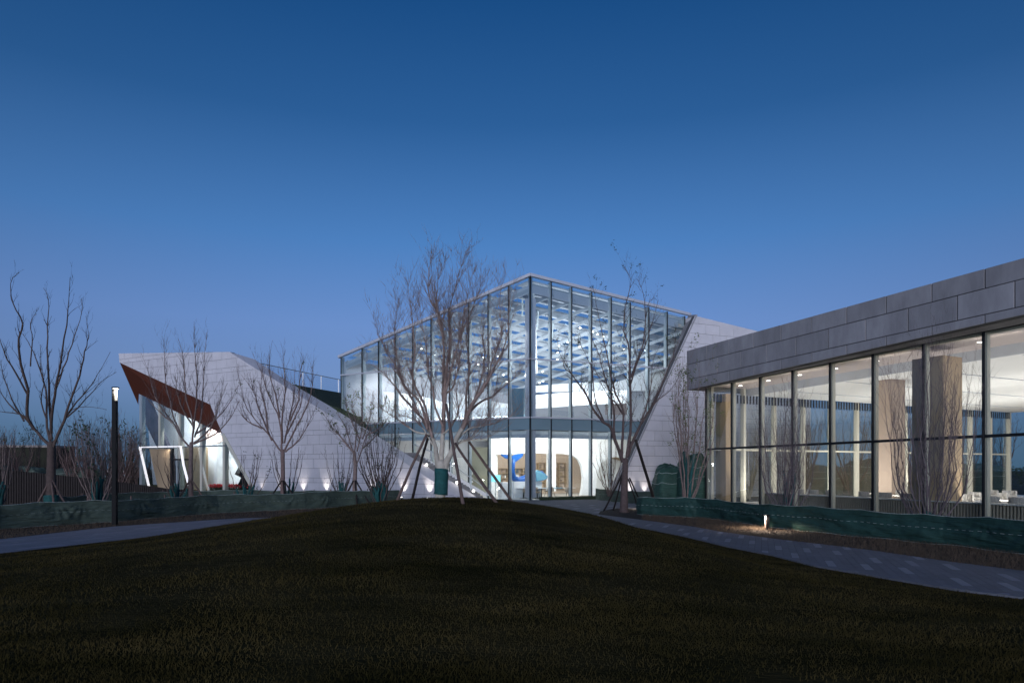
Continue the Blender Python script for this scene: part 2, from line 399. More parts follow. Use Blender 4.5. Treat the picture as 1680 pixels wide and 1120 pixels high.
dl = (G(0, 885)-G(381, 851)); path('path', [(p.x, p.y) for p in loL+upL], math.atan2(dl.x, dl.y), .32, 1.2, .004, 0, M['joint'], (M['paver_p'], M['paver_q']))
plz = [(-1.0, 46.5), (1.2, 46.6), (8, 49), (14, 51), (10, 40), (6.5, 33.5), (4.0, 31.0), (5.2, 25.6), (5.0, 24.2), (3.5, 31.8), (2.7, 35.0), (-1, 38)]
pz = path('plaza_pavement', [(-2.5, 47.0), (1.2, 46.4), (7.5, 48.8), (12, 46), (11.4, 39), (7.8, 34.5), (4.6, 33.6), (4.02, 31.6), (4.4, 27.4), (4.2, 27.2), (3.0, 31.3), (1, 35.2), (-2.5, 39)], math.atan((1250-840)/1120), .3, .9, .002, 1, M['joint'])
# planting beds
def strip(name, a, b, m, z):
    mb = MB()
    for i in range(len(a)-1): mb.poly([(a[i].x, a[i].y, z), (a[i+1].x, a[i+1].y, z), (b[i+1].x, b[i+1].y, z), (b[i].x, b[i].y, z)])
    return mb.build(name, m, kind='structure')
FR_T = [(1053, 845), (1143, 849.3), (1183, 853.6), (1263, 865.5), (1430, 882.7), (1550, 894), (1680, 909.8), (1950, 950)]
FR = [G(*p) for p in FR_T]
bedR = strip('planting_bed', [G(1053, 853), G(1143, 865), G(1200, 874.5), G(1284, 885.6), G(1430, 903), G(1550, 920.6), G(1680, 937), G(1950, 975)],
      [p+Vector((.9, 1.0, 0)) for p in FR], M['mulch'], .006)
FL_T = [(-260, 894), (-100, 878), (0, 868), (100, 861.5), (184, 856.7), (270, 848.5), (357, 842), (457, 837), (500, 835), (564, 831), (620, 828), (655, 826)]
FL = [G(*p) for p in FL_T]
bedL = strip('planting_bed', [G(-260, 912), G(-100, 896), G(0, 885.3), G(100, 874), G(184, 864.2), G(270, 858), G(357, 852.6), G(457, 848), G(500, 846), G(564, 843), G(620, 842), G(655, 841)],
      [p+Vector((-1.0, 1.6, 0)) for p in FL], M['mulch'], .006)
bedT = MB().poly([tuple(G(981.7, 844, .0))[:2]+(.03,), tuple(G(1053, 853))[:2]+(.03,), tuple(G(1062, 846))[:2]+(.03,), tuple(G(1055, 836))[:2]+(.03,), tuple(G(1010, 834))[:2]+(.03,), tuple(G(985, 839))[:2]+(.03,)]).build('tree_bed', M['mulch'], kind='structure')
pts = []
def scatter(a, b, n, z=0):
    for _ in range(n):
        i = random.randrange(len(a)-1); t = random.random(); q = random.random()
        p = a[i].lerp(a[i+1], t).lerp(b[i].lerp(b[i+1], t), q); pts.append((p.x, p.y, z))
scatter([G(1053, 853.5), G(1143, 865.5), G(1200, 875.5), G(1284, 886.6), G(1430, 904), G(1550, 921.6), G(1680, 938), G(1950, 976)], FR, 26000)
tag(blades('dry_grass', pts, .03, .13, .011, M['dry'], 1.1), 'brown dry tufts between the paved walk and the teal tarp', 'dry grass')
pts = []
scatter([G(-260, 912), G(-100, 896), G(0, 885.3), G(100, 874), G(184, 864.2), G(270, 858), G(357, 852.6), G(457, 848), G(500, 846), G(564, 843), G(620, 842), G(655, 841)], FL, 20000)
tag(blades('dry_grass', pts, .03, .10, .014, M['dry'], 1.1), 'brown leaf litter along the foot of the olive tarp', 'dry grass')
# low dark hedge at the hall foot
pts = [(x, 46.3+(x-1.2)*.43+random.uniform(-.3, .3), 0) for x in [random.uniform(1.9, 6.6) for _ in range(9000)]]
tag(blades('low_hedge', pts, .08, .30, .03, M['leaf_dk'], .6), 'low dark planting along the foot of the corner glass', 'hedge')

# ================================================================== glass hall
GL = Plane(869.9, 46.6, -1225); GR = Plane(869.9, 46.6, 3470)
hall = thing('glass_hall', 'tall glass corner hall with sloping roof, brightly lit inside', 'building', (GL.o.x, GL.o.y, 0))
roofC = 15.25
sL = GL.s_at(559.6); zL = GL.im(559.6, 586.4)[1]; sRt = GR.s_at(1130); zR = GR.im(1130, 518.3)[1]
def roof_z(a, b): return roofC-(roofC-zL)*a/sL-(roofC-zR)*b/sRt
Z1, Z1b, Z2 = 5.67, 4.80, 9.65
polyL = [(0, .02), (sL, .02), (sL, zL), (0, roofC)]
edge = [(1128, 520), (1100, 588), (1056, 692), (1018, 765), (992, 817)]
polyR = [(0, .02), (0, roofC)] + [GR.im(*p) for p in edge]; polyR[-1] = (polyR[-1][0], .02)
ms = [869.9, 834.6, 801.1, 769, 737.9, 707.5, 677.5, 648.6, 621.4, 594.4, 559.6]
SL = [GL.s_at(p) for p in ms]
mr_ = [869.9, 904, 937.7, 970.5, 1002.5, 1033.7, 1064.1, 1094.3, 1123]
SR = [GR.s_at(p) for p in mr_]
def curtain(pl, poly, S, parent, cols=(M['steel'], M['fin'])):
    for i in range(len(S)-1):
        a, b = sorted((S[i], S[i+1]))
        for (z0, z1, m, nm) in ((0, Z1b, M['glass'], 'pane'), (Z1b, Z1, M['spandrel'], 'spandrel'), (Z1, Z2, M['glass'], 'pane'), (Z2, 20, M['glass'], 'pane')):
            q = clip(poly, a+.02, b-.02, z0+.02, z1-.02)
            if q: mb = MB(); pl.prism(mb, q, -.02, 0); mb.build(nm, m, parent)
    for i, s_ in enumerate(S):
        q = clip(poly, s_-.032, s_+.032, 0, 20)
        if not q: continue
        mb = MB(); pl.prism(mb, q, .004, .07); mb.build('mullion', cols[0], parent)
        q = clip(poly, s_-.055+(0.02 if i == 0 else 0), s_+.055, 0, 20)
        if q: mb = MB(); pl.prism(mb, q, -.34, -.03); mb.build('fin', cols[1], parent)
    for z in (Z1, Z2):
        q = clip(poly, -1, 60, z-.05, z+.05)
        if q: mb = MB(); pl.prism(mb, q, .002, .10); mb.build('transom', M['coping'], parent)
curtain(GL, polyL, SL, hall); curtain(GR, polyR, SR, hall)
# roof: glazed deck on beams
dL3 = Vector((GL.u.x, GL.u.y, 0)); dR3 = Vector((GR.u.x, GR.u.y, 0)); CO = Vector((GL.o.x, GL.o.y, 0)); BW = 21.0
def H(a, b, z): return CO+dL3*a+dR3*b+Vector((0, 0, z))
def HR(a, b, dz): return H(a, b, roof_z(a, b)+dz)
for a0, b0, a1, b1 in ((-.15, -.12, sL+.1, -.12), (-.12, -.15, -.12, sRt)):
    MB().bar(HR(a0, b0, .06), HR(a1, b1, .06), .22, .20).build('coping', M['coping'], hall)
NB = 12
for j in range(NB+1):
    b = .25+j*(BW-.5)/NB
    MB().bar(HR(.2, b, -.75), HR(sL-.2, b, -.75), .08, .24).build('roof_beam', M['beam'], hall)
for i in range(12):
    a = .3+i*(sL-.6)/11
    MB().bar(HR(a, .2, -.42), HR(a, BW-.2, -.42), .08, .30).build('roof_beam', M['beam'], hall)
for i in range(11):
    a0 = .3+i*(sL-.6)/11; a1 = .3+(i+1)*(sL-.6)/11
    for j in range(NB):
        b0 = .25+j*(BW-.5)/NB; b1 = .25+(j+1)*(BW-.5)/NB; am = a0*.36+a1*.64
        MB().prism([HR(a0+.02, b0+.02, -.12), HR(am, b0+.02, -.12), HR(am, b1-.02, -.12), HR(a0+.02, b1-.02, -.12)], (0, 0, .08)).build('roof_panel', M['ceil'], hall)
        MB().prism([HR(am+.03, b0+.02, -.10), HR(a1-.02, b0+.02, -.10), HR(a1-.02, b1-.02, -.10), HR(am+.03, b1-.02, -.10)], (0, 0, .03)).build('skylight', M['skyl'], hall)
for k in range(8):                                    # diagonal braces of the roof truss
    b = 2.4*k+.4
    if b+2.3 < BW: MB().bar(HR(1.0+1.2*(k % 3), b, -.95), HR(3.4+1.2*(k % 3), b+2.3, -.95), .10, .10).build('brace', M['fin'], hall)
MB().bar(HR(.3, .5, -.9), HR(3.8, 4.2, -4.6), .22, .22).build('strut', M['white'], hall)
for (a_, b_) in ((0, .75), (.75, 0)):
    MB().box(HR(.15+a_*0, .15, -1.2)-Vector((0, 0, 0)), (dL3*(sL-.4) if a_ == 0 else dR3*12), Vector((0, 0, 0))+(dR3*.05 if a_ == 0 else dL3*.05), (0, 0, .01)) if False else None
def sheared(a0, b0, a1, b1, dz0, dz1, th, m, nm):
    p = [HR(a0, b0, dz0), HR(a1, b1, dz0), HR(a1, b1, dz1), HR(a0, b0, dz1)]
    return MB().prism(p, th).build(nm, m, hall)
sheared(.3, .22, sL-.3, .22, -.95, -.40, dR3*.06, M['ceil'], 'edge_girder')
sheared(.22, .3, .22, 12.5, -.95, -.40, dL3*.06, M['coping'], 'edge_girder')
# corner column, floor slab, inner walls
MB().cbox(H(.62, .62, roofC/2-.6)+Vector((0, 0, 0)), .55, .55, roofC-1.6, .45).build('column', mat('lavender_column', (.62, .60, .66), .5), hall)
MB().prism([H(.35, .35, 0), H(sL-.3, .35, 0), H(sL-.3, BW, 0), H(.35, BW, 0)], (0, 0, .04)).build('floor_slab', M['floor'], hall)
MB().prism([H(.40, .40, 4.55), H(sL-.45, .40, 4.55), H(sL-.45, BW-.35, 4.55), H(.40, BW-.35, 4.55)], (0, 0, .25)).build('ground_ceiling', M['white'], hall)
MB().prism([H(3.0, 6.0, 5.35), H(sL-.6, 5.5, 5.35), H(sL-.6, BW-.4, 5.35), H(3.0, BW-.4, 5.35)], (0, 0, .25)).build('gallery_floor', M['white'], hall)
def beamline(pl, s0, s1):
    mb = MB(); pl.prism(mb, [(s0, 4.3), (s1, 4.3), (s1, 4.78), (s0, 4.78)], -.50, -.40); mb.build('ceiling_edge', M['ceil'], hall)
beamline(GL, .45, sL-.4); beamline(GR, .45, GR.s_at(1040))
def inwall(a0, b0, a1, b1, th, m, nm='inner_wall', z0=0.05, dz=-.3):
    p = [H(a0, b0, z0), H(a1, b1, z0), HR(a1, b1, dz), HR(a0, b0, dz)]
    MB().prism(p, th).build(nm, m, hall)
inwall(sL-.1, .3, sL-.1, BW, dL3*.2, M['greyw'])
inwall(.4, BW, sL, BW, dR3*.2, M['greyw'])
inwall(.1, sRt+1.2, .1, BW, dL3*-.2, M['greyw'])
# downlights in the hall roof
for i in range(30):
    a = random.uniform(1, sL-2); b = random.uniform(1, BW*.75); p = HR(a, b, -1.0)
    o = MB().tube([p, p+Vector((0, 0, .05))], [.075, .075], 8).build('downlight', M['lampw'], hall)
# gallery ribbons
def ribbon(pl, pts, off, th, m, nm, par):
    mb = MB(); pl.prism(mb, [pl.im(*p) for p in pts], off-th, off); return mb.build(nm, m, par)
QL = GL.shift(-2.6); ribbon(QL, [(574, 643), (579, 641), (620, 641.5), (660, 645), (700, 652), (740, 663), (775, 676), (800, 688), (800, 693), (578, 700), (574, 690)], 0, .5, M['white_gloss'], 'gallery_parapet', hall)
QL2 = GL.shift(-7); ribbon(QL2, [(655, 625), (672, 622), (700, 627), (740, 640), (780, 653), (830, 662), (862, 664), (862, 684), (655, 684)], 0, .5, M['white_gloss'], 'gallery_parapet', hall)
QR = GR.shift(-3.2); ribbon(QR, [(879, 648), (900, 646), (960, 642), (1000, 640), (1030, 640), (1030, 661), (1000, 662), (960, 664), (905, 668), (879, 670)], 0, .5, M['white_gloss'], 'gallery_parapet', hall)
QR2 = GR.shift(-6.5); ribbon(QR2, [(870, 634), (900, 631), (960, 627), (1010, 627), (1040, 618), (1075, 596), (1110, 590), (1110, 640), (870, 643)], 0, .6, M['white_gloss'], 'gallery_parapet', hall)
ribbon(GR.shift(-5), [(996, 657), (1030, 657), (1030, 680), (996, 680)], 0, .3, mat('taupe_box', (.26, .22, .22), .7), 'service_box', hall)
pc = GR.at(891, 660, -3.6)
MB().ball(pc, .75, .75, .72, 16, 12).build('pod', M['white_gloss'], hall, smooth=True)
MB().tube([Vector((pc.x-.1, pc.y, 5.65)), Vector((pc.x-.1, pc.y, pc.z-.5))], [.42, .5], 12).build('pod_foot', M['spandrel2'], hall)
ribbon(GR.shift(-2.2), [(905, 671), (942, 675.5), (942, 683), (905, 682)], 0, .02, M['rail'], 'glass_balustrade', hall)
ribbon(GL.shift(-1.2), [(640, 672), (840, 668), (840, 684), (640, 690)], 0, .02, M['rail'], 'glass_balustrade', hall)
ribbon(GL.shift(-.6), [(840, 637), (859, 637), (859, 684.5), (840, 685.5)], 0, .5, M['spandrel'], 'lift_shaft', hall)
# ground floor inner walls
QB = GR.shift(-11)
mb = MB(); qb0 = QB.s_at(808); QB.prism(mb, [(qb0, .05), (14, .05), (14, 4.55), (qb0, 4.55)], -.2, 0); mb.build('beige_wall', M['beige'], hall)
QA = GR.shift(-4.2)
ar = [(1044, 718), (872, 716.5), (872, 743), (925, 744), (941, 747), (950, 754), (955, 766), (957, 782), (955.5, 800), (953, 812), (978, 812), (979, 785), (982, 768), (989, 757), (1000, 751), (1012, 749), (1044, 752)]
ribbon(QA, ar, 0, .3, M['white_gloss'], 'white_arch', hall)
ribbon(QA.shift(-3), [(975, 742), (1060, 742), (1060, 812), (975, 812)], 0, .2, M['white'], 'inner_wall', hall)
ribbon(QA.shift(-2.9), [(988, 745), (1020, 752), (1020, 756), (988, 748)], .06, .1, M['wood'], 'wood_trim', hall)
ribbon(QA.shift(-1.5), [(900, 744), (912, 744), (912, 806), (900, 806)], 0, .4, M['white_gloss'], 'white_pillar', hall)
ribbon(GL.shift(-4), [(803, 718), (862, 717), (862, 743), (803, 746)], 0, .3, M['white_gloss'], 'white_lintel', hall)
ribbon(GL.shift(-4), [(805, 746), (812, 746), (812, 815), (805, 815)], 0, .4, M['white_gloss'], 'white_pillar', hall)
QS = GL.shift(-8.5)
ribbon(QS, [(690, 733), (806, 733), (806, 814), (690, 814)], 0, .2, mat('khaki_wall', (.34, .33, .25), .7, .05, 1), 'khaki_wall', hall)
# wall shelves
def shelf(name, lab, pl, x0, x1, y0, y1, nc, nr, off):
    a0, z1 = pl.im(x0, y0); a1, z0 = pl.im(x1, y1)
    if a0 > a1: a0, a1 = a1, a0
    t = thing(name, lab, 'shelf', pl.pt(a0, z0)); dp = .35
    def bx(A0, A1, B0, B1, o0, o1, nm, m):
        mb = MB(); pl.prism(mb, [(A0, B0), (A1, B0), (A1, B1), (A0, B1)], off+o0, off+o1); mb.build(nm, m, t)
    for i in range(nc+1):
        a = a0+(a1-a0)*i/nc; bx(a-.03, a+.03, z0, z1, 0, dp, 'upright', M['wood'])
    for j in range(nr+1):
        z = z0+(z1-z0)*j/nr
        for i in range(nc): bx(a0+(a1-a0)*i/nc+.035, a0+(a1-a0)*(i+1)/nc-.035, z-.025, z+.025, 0, dp, 'shelf_board', M['wood'])
    for i in range(nc):
        for j in range(nr):
            zz = z0+(z1-z0)*j/nr+.03; a = a0+(a1-a0)*i/nc+.08; lim = a0+(a1-a0)*(i+1)/nc-.1
            for _ in range(3):
                ww = random.uniform(.1, .3); hh = random.uniform(.2, .75)*(z1-z0)/nr
                if a+ww < lim: bx(a, a+ww, zz, zz+hh, .05, .28, 'ornament', random.choice([M['books'], M['white'], M['spandrel2'], M['books'], M['wood']]))
                a += ww+random.uniform(.03, .25)
shelf('wall_shelf', 'wooden shelves with ornaments behind the white pillar at the corner', QB, 881, 926, 759, 800, 4, 4, .01)
shelf('wall_shelf', 'wooden shelves with small jars behind the blue tail', QB, 818, 868, 768, 800, 4, 4, .01)
# ------------------------------------------------------------------ hall fill lights
def inward(name, pl, px, z, off, e, down, sx_, sy_, col=(1, .98, .97)):   # fill lamp without a fixture, added behind the front edge, facing away from outside
    p = pl.pt(pl.s_at(px), z, off); o = lamp(name, 'AREA', p, e, col, size=sx_, size_y=sy_); aim(o, (-pl.n.x, -pl.n.y, -down)); return o
for px, zz in ((620, 9.3), (690, 10.2), (760, 11.2), (830, 12.0)): inward('truss_fill', GL, px, zz, -.7, 120, 1.4, 3.0, .5)
for px, zz in ((930, 12.3), (985, 11.8), (1060, 11.0)): inward('truss_fill', GR, px, zz, -.7, 120, 1.4, 3.0, .5)
for px, zz in ((640, 7.5), (720, 8.0), (800, 8.5)): inward('roof_fill', GL, px, zz, -.75, 75, -.9, 3.0, .4, (.93, .97, 1))  # added fill aimed upward to brighten the roof underside
for px, zz in ((900, 8.5), (960, 8.5), (1020, 8.0)): inward('roof_fill', GR, px, zz, -.75, 210, -.9, 3.0, .4, (.90, .95, 1))
for px in (700, 775, 835): inward('cafe_fill', GL, px, 4.2, -.9, 135, .35, 3.0, .3, (1, .95, .89))
for px, e5 in ((885, 110), (935, 110), (1015, 170)): inward('cafe_fill', GR, px, 4.3, -4.75, e5, .4, 2.5, .3, (1, .93, .84))  # added behind the arch to brighten the shelf wall
for px in (900, 960, 1010): inward('cafe_fill', GR, px, 4.2, -.9, 135, .35, 3.0, .3, (1, .95, .89))
for px, ge2 in ((625, 16), (680, 32), (730, 45), (790, 55)): inward('gallery_fill', GL, px, 5.9, -.8, ge2, .0, 3.0, .2)
for px in (910, 960, 1010): inward('gallery_fill', GR, px, 5.9, -.8, 55, .0, 3.0, .2)
# ================================================================== stone wing, left
WL = Plane(781, 45.3, -1225)
wing = thing('stone_wing', 'low angular wing clad in pale stone panels with a brown soffit', 'building', WL.pt(WL.s_at(500), 0))
A_, B_ = (194.7, 579.6), (376, 577)
L1 = [(419, 604), (448, 621), (498.6, 654), (545.7, 684), (620, 728.7), (700, 782.5), (753.7, 814.4), (764, 821)]
cut = [(423, 812), (364.8, 711.4), (344.7, 663.2), (196, 594.4)]
outl = [WL.im(*p) for p in [A_, B_]+L1+cut]
outl[9] = (outl[9][0], 0.02); outl[10] = (outl[10][0], .02)
mb = MB(); WL.prism(mb, outl, -.5, -.06); mb.build('wall', M['stone_gap'], wing)
rows = rowset(-.35, 16, (.73, .73, .36))
panel_wall(WL, outl, WL.s_at(495), 1.22, rows, wing, M['stone'], .05, 0)
L1w = [WL.at(*p) for p in [B_]+L1[:-1]]
L2 = [(376, 577), (417, 589), (447, 609), (490, 636), (538, 664), (614, 712), (696, 762.5), (781, 814)]
WLb = WL.shift(-1.1); L2w = [WLb.at(*p) for p in L2]; L2w[0] = L1w[0]+Vector((.02, .3, .02))
k = 0
for i in range(7):
    MB().prism([L1w[i], L1w[i+1], L2w[i+1], L2w[i]], (0, 0, -.12)).build('coping', M['stone'], wing)
# low stair side between coping and glass
# green roof and railing
gr_ = [WLb.at(481.4, 630.4), P(560, 644.2, 64), P(600, 650, 66), WLb.at(600, 703), WLb.at(558.6, 676.4)]
MB().prism(gr_, (0, 0, -.2)).build('green_roof', M['green'], wing)
rl = thing('roof_railing', 'clear glass railing with white posts along the planted roof', 'railing', P(490, 615, 63))
MB().bar(P(405, 591.5, 60), P(559, 623, 64), .07, .06).build('handrail', M['spandrel2'], rl)
for px, y0, y1 in ((437, 598.5, 625), (467, 604.5, 632), (497, 611, 634), (527, 617, 640), (555.5, 622.5, 645)):
    d = 60+(px-405)/154*4; MB().bar(P(px, y0, d), P(px, y1, d), .07, .07).build('post', M['white_gloss'], rl)
rp = [(405, 591.5), (437, 598.5), (467, 604.5), (497, 611), (527, 617), (559, 623)]
for a, b in zip(rp, rp[1:]):
    d0 = 60+(a[0]-405)/154*4; d1 = 60+(b[0]-405)/154*4
    MB().prism([P(a[0]+1, a[1]+1, d0), P(b[0]-1, b[1]+1, d1), P(b[0]-1, b[1]+21, d1), P(a[0]+1, a[1]+21, d0)], (0, .02, 0)).build('pane', M['rail'], rl)
# soffit
LG = Plane(421, WL.d_at(421)+.35, -784)
p1, p2, p3 = WL.at(196, 594.4, -.03), WL.at(344.7, 663.2, -.03), WL.at(364.8, 711.4, -.03)
p4 = LG.at(228, 645.8); p4b = LG.at(345, 702); p5 = P(227, 664, 68)
mb = MB(); mb.v = [tuple(q) for q in (p1, p2, p3, p4b, p4, p5)]; mb.f = [(0, 1, 3), (1, 2, 3), (0, 3, 4), (0, 4, 5)]
mb.build('soffit', M['wood_dk'], wing)
rA, rB = WL.at(194.7, 579.6, -.5)-Vector((0, 0, .35)), WL.at(376, 577, -.5)-Vector((0, 0, .3))
bk_ = Vector((-WL.n.x, -WL.n.y, 0))*9-Vector((0, 0, .8)); MB().prism([rA, rB, rA+bk_], (0, 0, .15)).build('roof', M['stone'], wing)
# cream slanted trim
MB().bar(WL.at(366, 712, -.1), WL.at(421, 812, -.1), .34, .3).build('slanted_trim', M['finw'], wing)
# glazed front of the wing
pg = [LG.im(*p) for p in ((228, 646), (345, 702), (366, 713), (420, 810), (228, 812))]; pg[3] = (pg[3][0], .02); pg[4] = (pg[4][0], .02)
zt = LG.im(300, 733)[1]; LS_ = [LG.s_at(p) for p in (231, 261.7, 294.7, 330, 367.5, 400)]
for i in range(5):
    a, b = sorted((LS_[i], LS_[i+1]))
    for z0, z1 in ((0, zt), (zt, 20)):
        q = clip(pg, a+.05, b-.05, z0+.03, z1-.03)
        if q: mb = MB(); LG.prism(mb, q, -.02, 0); mb.build('pane', M['glass'], wing)
for i, s_ in enumerate(LS_[:5]):
    q = clip(pg, s_-(.2 if i == 0 else .16), s_+(.2 if i == 0 else .16), 0, 20)
    if q: mb = MB(); LG.prism(mb, q, -.35, .03); mb.build('mullion', M['finw'] if i else M['fin'], wing)
q = clip(pg, -60, 90, zt-.05, zt+.05); mb = MB(); LG.prism(mb, q, .035, .08); mb.build('transom', M['spandrel2'], wing)
def inn(pts, off, th, m, nm): return ribbon(LG.shift(off), pts, 0, th, m, nm, wing)
inn([(243, 652), (360, 705), (410, 806), (252, 806), (243, 700)], -4.5, .2, M['white_gloss'], 'inner_wall')
inn([(234, 650), (243.5, 654), (303, 800), (290, 800), (256, 731), (234, 685)], -2.2, .3, mat('dark_stone', (.09, .08, .10), .5, .35, 1.2), 'slanted_slab')
inn([(299, 733), (338, 733), (338, 810), (299, 810)], -.8, .2, M['wood'], 'wood_panel')
inn([(338, 733), (352, 733), (352, 806), (338, 806)], -1.6, .2, M['white_gloss'], 'white_panel')
inn([(300, 814), (235, 814), (235, 806), (425, 806), (425, 814)], -.4, 4, M['floor'], 'floor_slab')
mb = MB(); c_ = LG.at(349, 716, -2.5)
for k in range(1): pass
PLd = LG.shift(-2.5); mb = MB()
disc = [(337+0, 719), (334, 714), (336, 708), (342, 704), (350, 704), (358, 709), (364, 716), (365, 722), (358, 727), (348, 729), (340, 726)]
PLd.prism(mb, [PLd.im(*p) for p in disc], -.1, 0); tag(mb.build('wall_disc', M['pink']), 'round pinkish relief hung high on the white inner wall', 'artwork')
# entrance portal
portal = thing('entrance_portal', 'slanted entrance box framed by a lit white edge', 'entrance', LG.at(270, 806, .5))
PO = LG.shift(.9)
def po(pts, o0, o1, m, nm): mb = MB(); PO.prism(mb, [PO.im(*p) for p in pts], o0, o1); mb.build(nm, m, portal)
po([(227.5, 732.4), (297, 731), (297, 732.8), (228.5, 734.2)], -.12, 0, M['strip'], 'lit_edge')
po([(227.5, 734.6), (229.6, 734.4), (246.6, 808), (244.5, 808)], -.12, 0, M['strip'], 'lit_edge')
po([(294.5, 733), (296.4, 733), (300.9, 762), (299, 762)], -.12, 0, M['strip'], 'lit_edge')
po([(299, 762), (300.9, 762), (312.9, 808), (311, 808)], -.12, 0, M['strip'], 'lit_edge')
po([(232.5, 735.5), (268, 735.5), (268, 808), (248.5, 808)], -.75, -.7, M['wood'], 'wood_panel')
po([(268.3, 735), (272, 735), (272, 808), (268.3, 808)], -.75, -.6, M['steel'], 'door_frame')
po([(272, 752), (300, 752), (300, 754.5), (272, 754.5)], -.75, -.6, M['steel'], 'door_frame')
po([(278, 755), (280, 755), (280, 808), (278, 808)], -.75, -.6, M['fin'], 'door_frame')
po([(272.3, 755), (277.7, 755), (277.7, 808), (272.3, 808)], -.74, -.72, M['glass'], 'door_pane')
po([(280.3, 755), (291, 755), (291, 808), (280.3, 808)], -.74, -.72, M['glass'], 'door_pane')
for px, py, e_ in ((250, 672, 260), (275, 690, 320), (310, 702, 330), (340, 722, 260), (372, 745, 160)):
    o_ = lamp('wing_fill', 'AREA', LG.at(px, py, -.5), e_, (.95, .98, 1), size=1.6, size_y=.3); aim(o_, (-LG.n.x, -LG.n.y, -.35))  # added fill to brighten the inner wall, no fixture built
lamp('portal_lamp', 'AREA', PO.at(262, 736.5, -.35), 10, (1, .9, .78), (0, 0, 0), 1.2, .3)
# black cube sculpture
cs = thing('cube_sculpture', 'stack of tilted glossy black cubes inside the wing window', 'sculpture', LG.at(392, 806, -.9))
for px, py, s_, rz, ry in ((388, 763, 1.0, .5, .2), (381, 774, 1.0, .8, .5), (394, 777, 1.3, .3, .6), (384, 792, 1.0, .2, .4), (396, 794, 1.4, 1.0, .3), (405, 790, 1.2, .6, .8)):
    mb = MB(); mb.cbox((0, 0, 0), s_*.9, s_*.9, s_*.9); m_ = Matrix.Translation(LG.at(px, py, -1.1)) @ Matrix.Rotation(rz, 4, 'Z') @ Matrix.Rotation(ry, 4, 'Y')
    mb.v = [tuple(m_ @ Vector(q)) for q in mb.v]; mb.build('cube', M['black'], cs)
# red flowers
fb = thing('flower_bed', 'long bed of red flowers inside the wing window', 'flower bed', LG.at(375, 806, -.5))
mb = MB(); mg = MB()
for i in range(330):
    px = random.uniform(336, 414); p = LG.at(px, 812, -random.uniform(.2, 1.3)); z = random.uniform(.55, .85)
    mb.ball((p.x, p.y, z), .07, .07, .05, 5, 3); mg.bar((p.x, p.y, .1), (p.x+random.uniform(-.05, .05), p.y, z-.03), .02)
mb.build('flowers', M['red'], fb, kind='stuff'); mg.build('stems', M['leaf_dk'], fb, kind='stuff')
# stair between the wing and the hall
stair = thing('outdoor_stair', 'grey stair climbing between the stone wing and the glass hall', 'stair', WL.pt(WL.s_at(781), 0))
SP = WL.shift(-1.15); a_end = SP.s_at(779); a_top = SP.s_at(660); ztop = SP.im(660, 742)[1]; ns = 26
for i in range(ns):
    a0 = a_end+(a_top-a_end)*i/ns; a1 = a_end+(a_top-a_end)*(i+1)/ns; z = ztop*(i+1)/ns
    mb = MB(); SP.prism(mb, [(a0+.004, max(.01, z-.5)), (a1-.004, max(.01, z-.5)), (a1-.004, z), (a0+.004, z)], -1.5, -.03); mb.build('step', M['fascia'], stair)
hw = WL.shift(-2.7)
mb = MB(); hw.prism(mb, [hw.im(795, 814), hw.im(866, 817), hw.im(780, 775), hw.im(690, 745), hw.im(690, 752)][0:1]+[hw.im(690, 752), hw.im(690, 747), hw.im(803, 812)], -.12, 0); mb.build('side_wall', M['white'], stair)
mb = MB(); ps = [SP.at(px, py, -1.3) for px, py in ((660, 727), (700, 752-8), (779, 800), (790, 806))]
mb.tube(ps, [.035]*4, 6); mb.build('handrail', M['fin'], stair)
for px, py in ((690, 738), (722, 757), (756, 781), (783, 802)):
    p = SP.at(px, py, -1.3); MB().bar(p, p-Vector((0, 0, 1.0)), .05).build('baluster', M['fin'], stair)
for px, py in ((699, 762), (749, 791), (776, 805)):
    p = SP.at(px, py, -.06); MB().ball(p, .09, .05, .09, 8, 6).build('step_light', M['lampw'], stair)
    lamp('step_light', 'POINT', p+Vector((.1, -.05, .12)), 5, (1, .93, .82), size=.05)
# ================================================================== right stone wing
WR = GR.shift(1.2)
wr = thing('stone_block', 'tall pale stone wall with a slanted edge right of the glass', 'building', WR.pt(WR.s_at(1100), 0))
rt = [(1140.5, 518), (1236, 541.5), (1330, 565)]; le = [(1008, 812), (1030.7, 761), (1080, 652)]
po_ = [WR.im(*p) for p in rt]+[(WR.s_at(1330), .02)]+[WR.im(*p) for p in le]; po_[4] = (WR.s_at(1005), .02)
mb = MB(); WR.prism(mb, po_, -.4, -.06); mb.build('wall', M['stone_gap'], wr)
zj = WR.im(1146.4, 531.2)[1]
panel_wall(WR, po_, WR.s_at(1146.4), WR.s_at(1169.5)-WR.s_at(1146.4), rowset(zj-.73*10-.36*10-.73*5+0, 16, (.36, .73, .73)), wr, M['stone'], .05, 0)
ge = [(1129.5, 517), (1100, 588), (1056, 692), (1018, 765), (990, 822)]; we = [(1142, 516), (1108, 590), (1080, 652), (1030.7, 761), (1006, 816)]
for i in range(4):
    pa, pb = WR.at(*we[i]), WR.at(*we[i+1]); qa, qb = GR.at(*ge[i]), GR.at(*ge[i+1])
    MB().prism([pa, pb, qb, qa], (.12, 0, -.02)).build('slanted_reveal', M['fascia'], wr)
MB().prism([WR.at(1140.5, 518), WR.at(1330, 565), WR.at(1330, 565, -9), WR.at(1140.5, 518, -9)], (0, 0, -.3)).build('roof', M['stone'], wr)
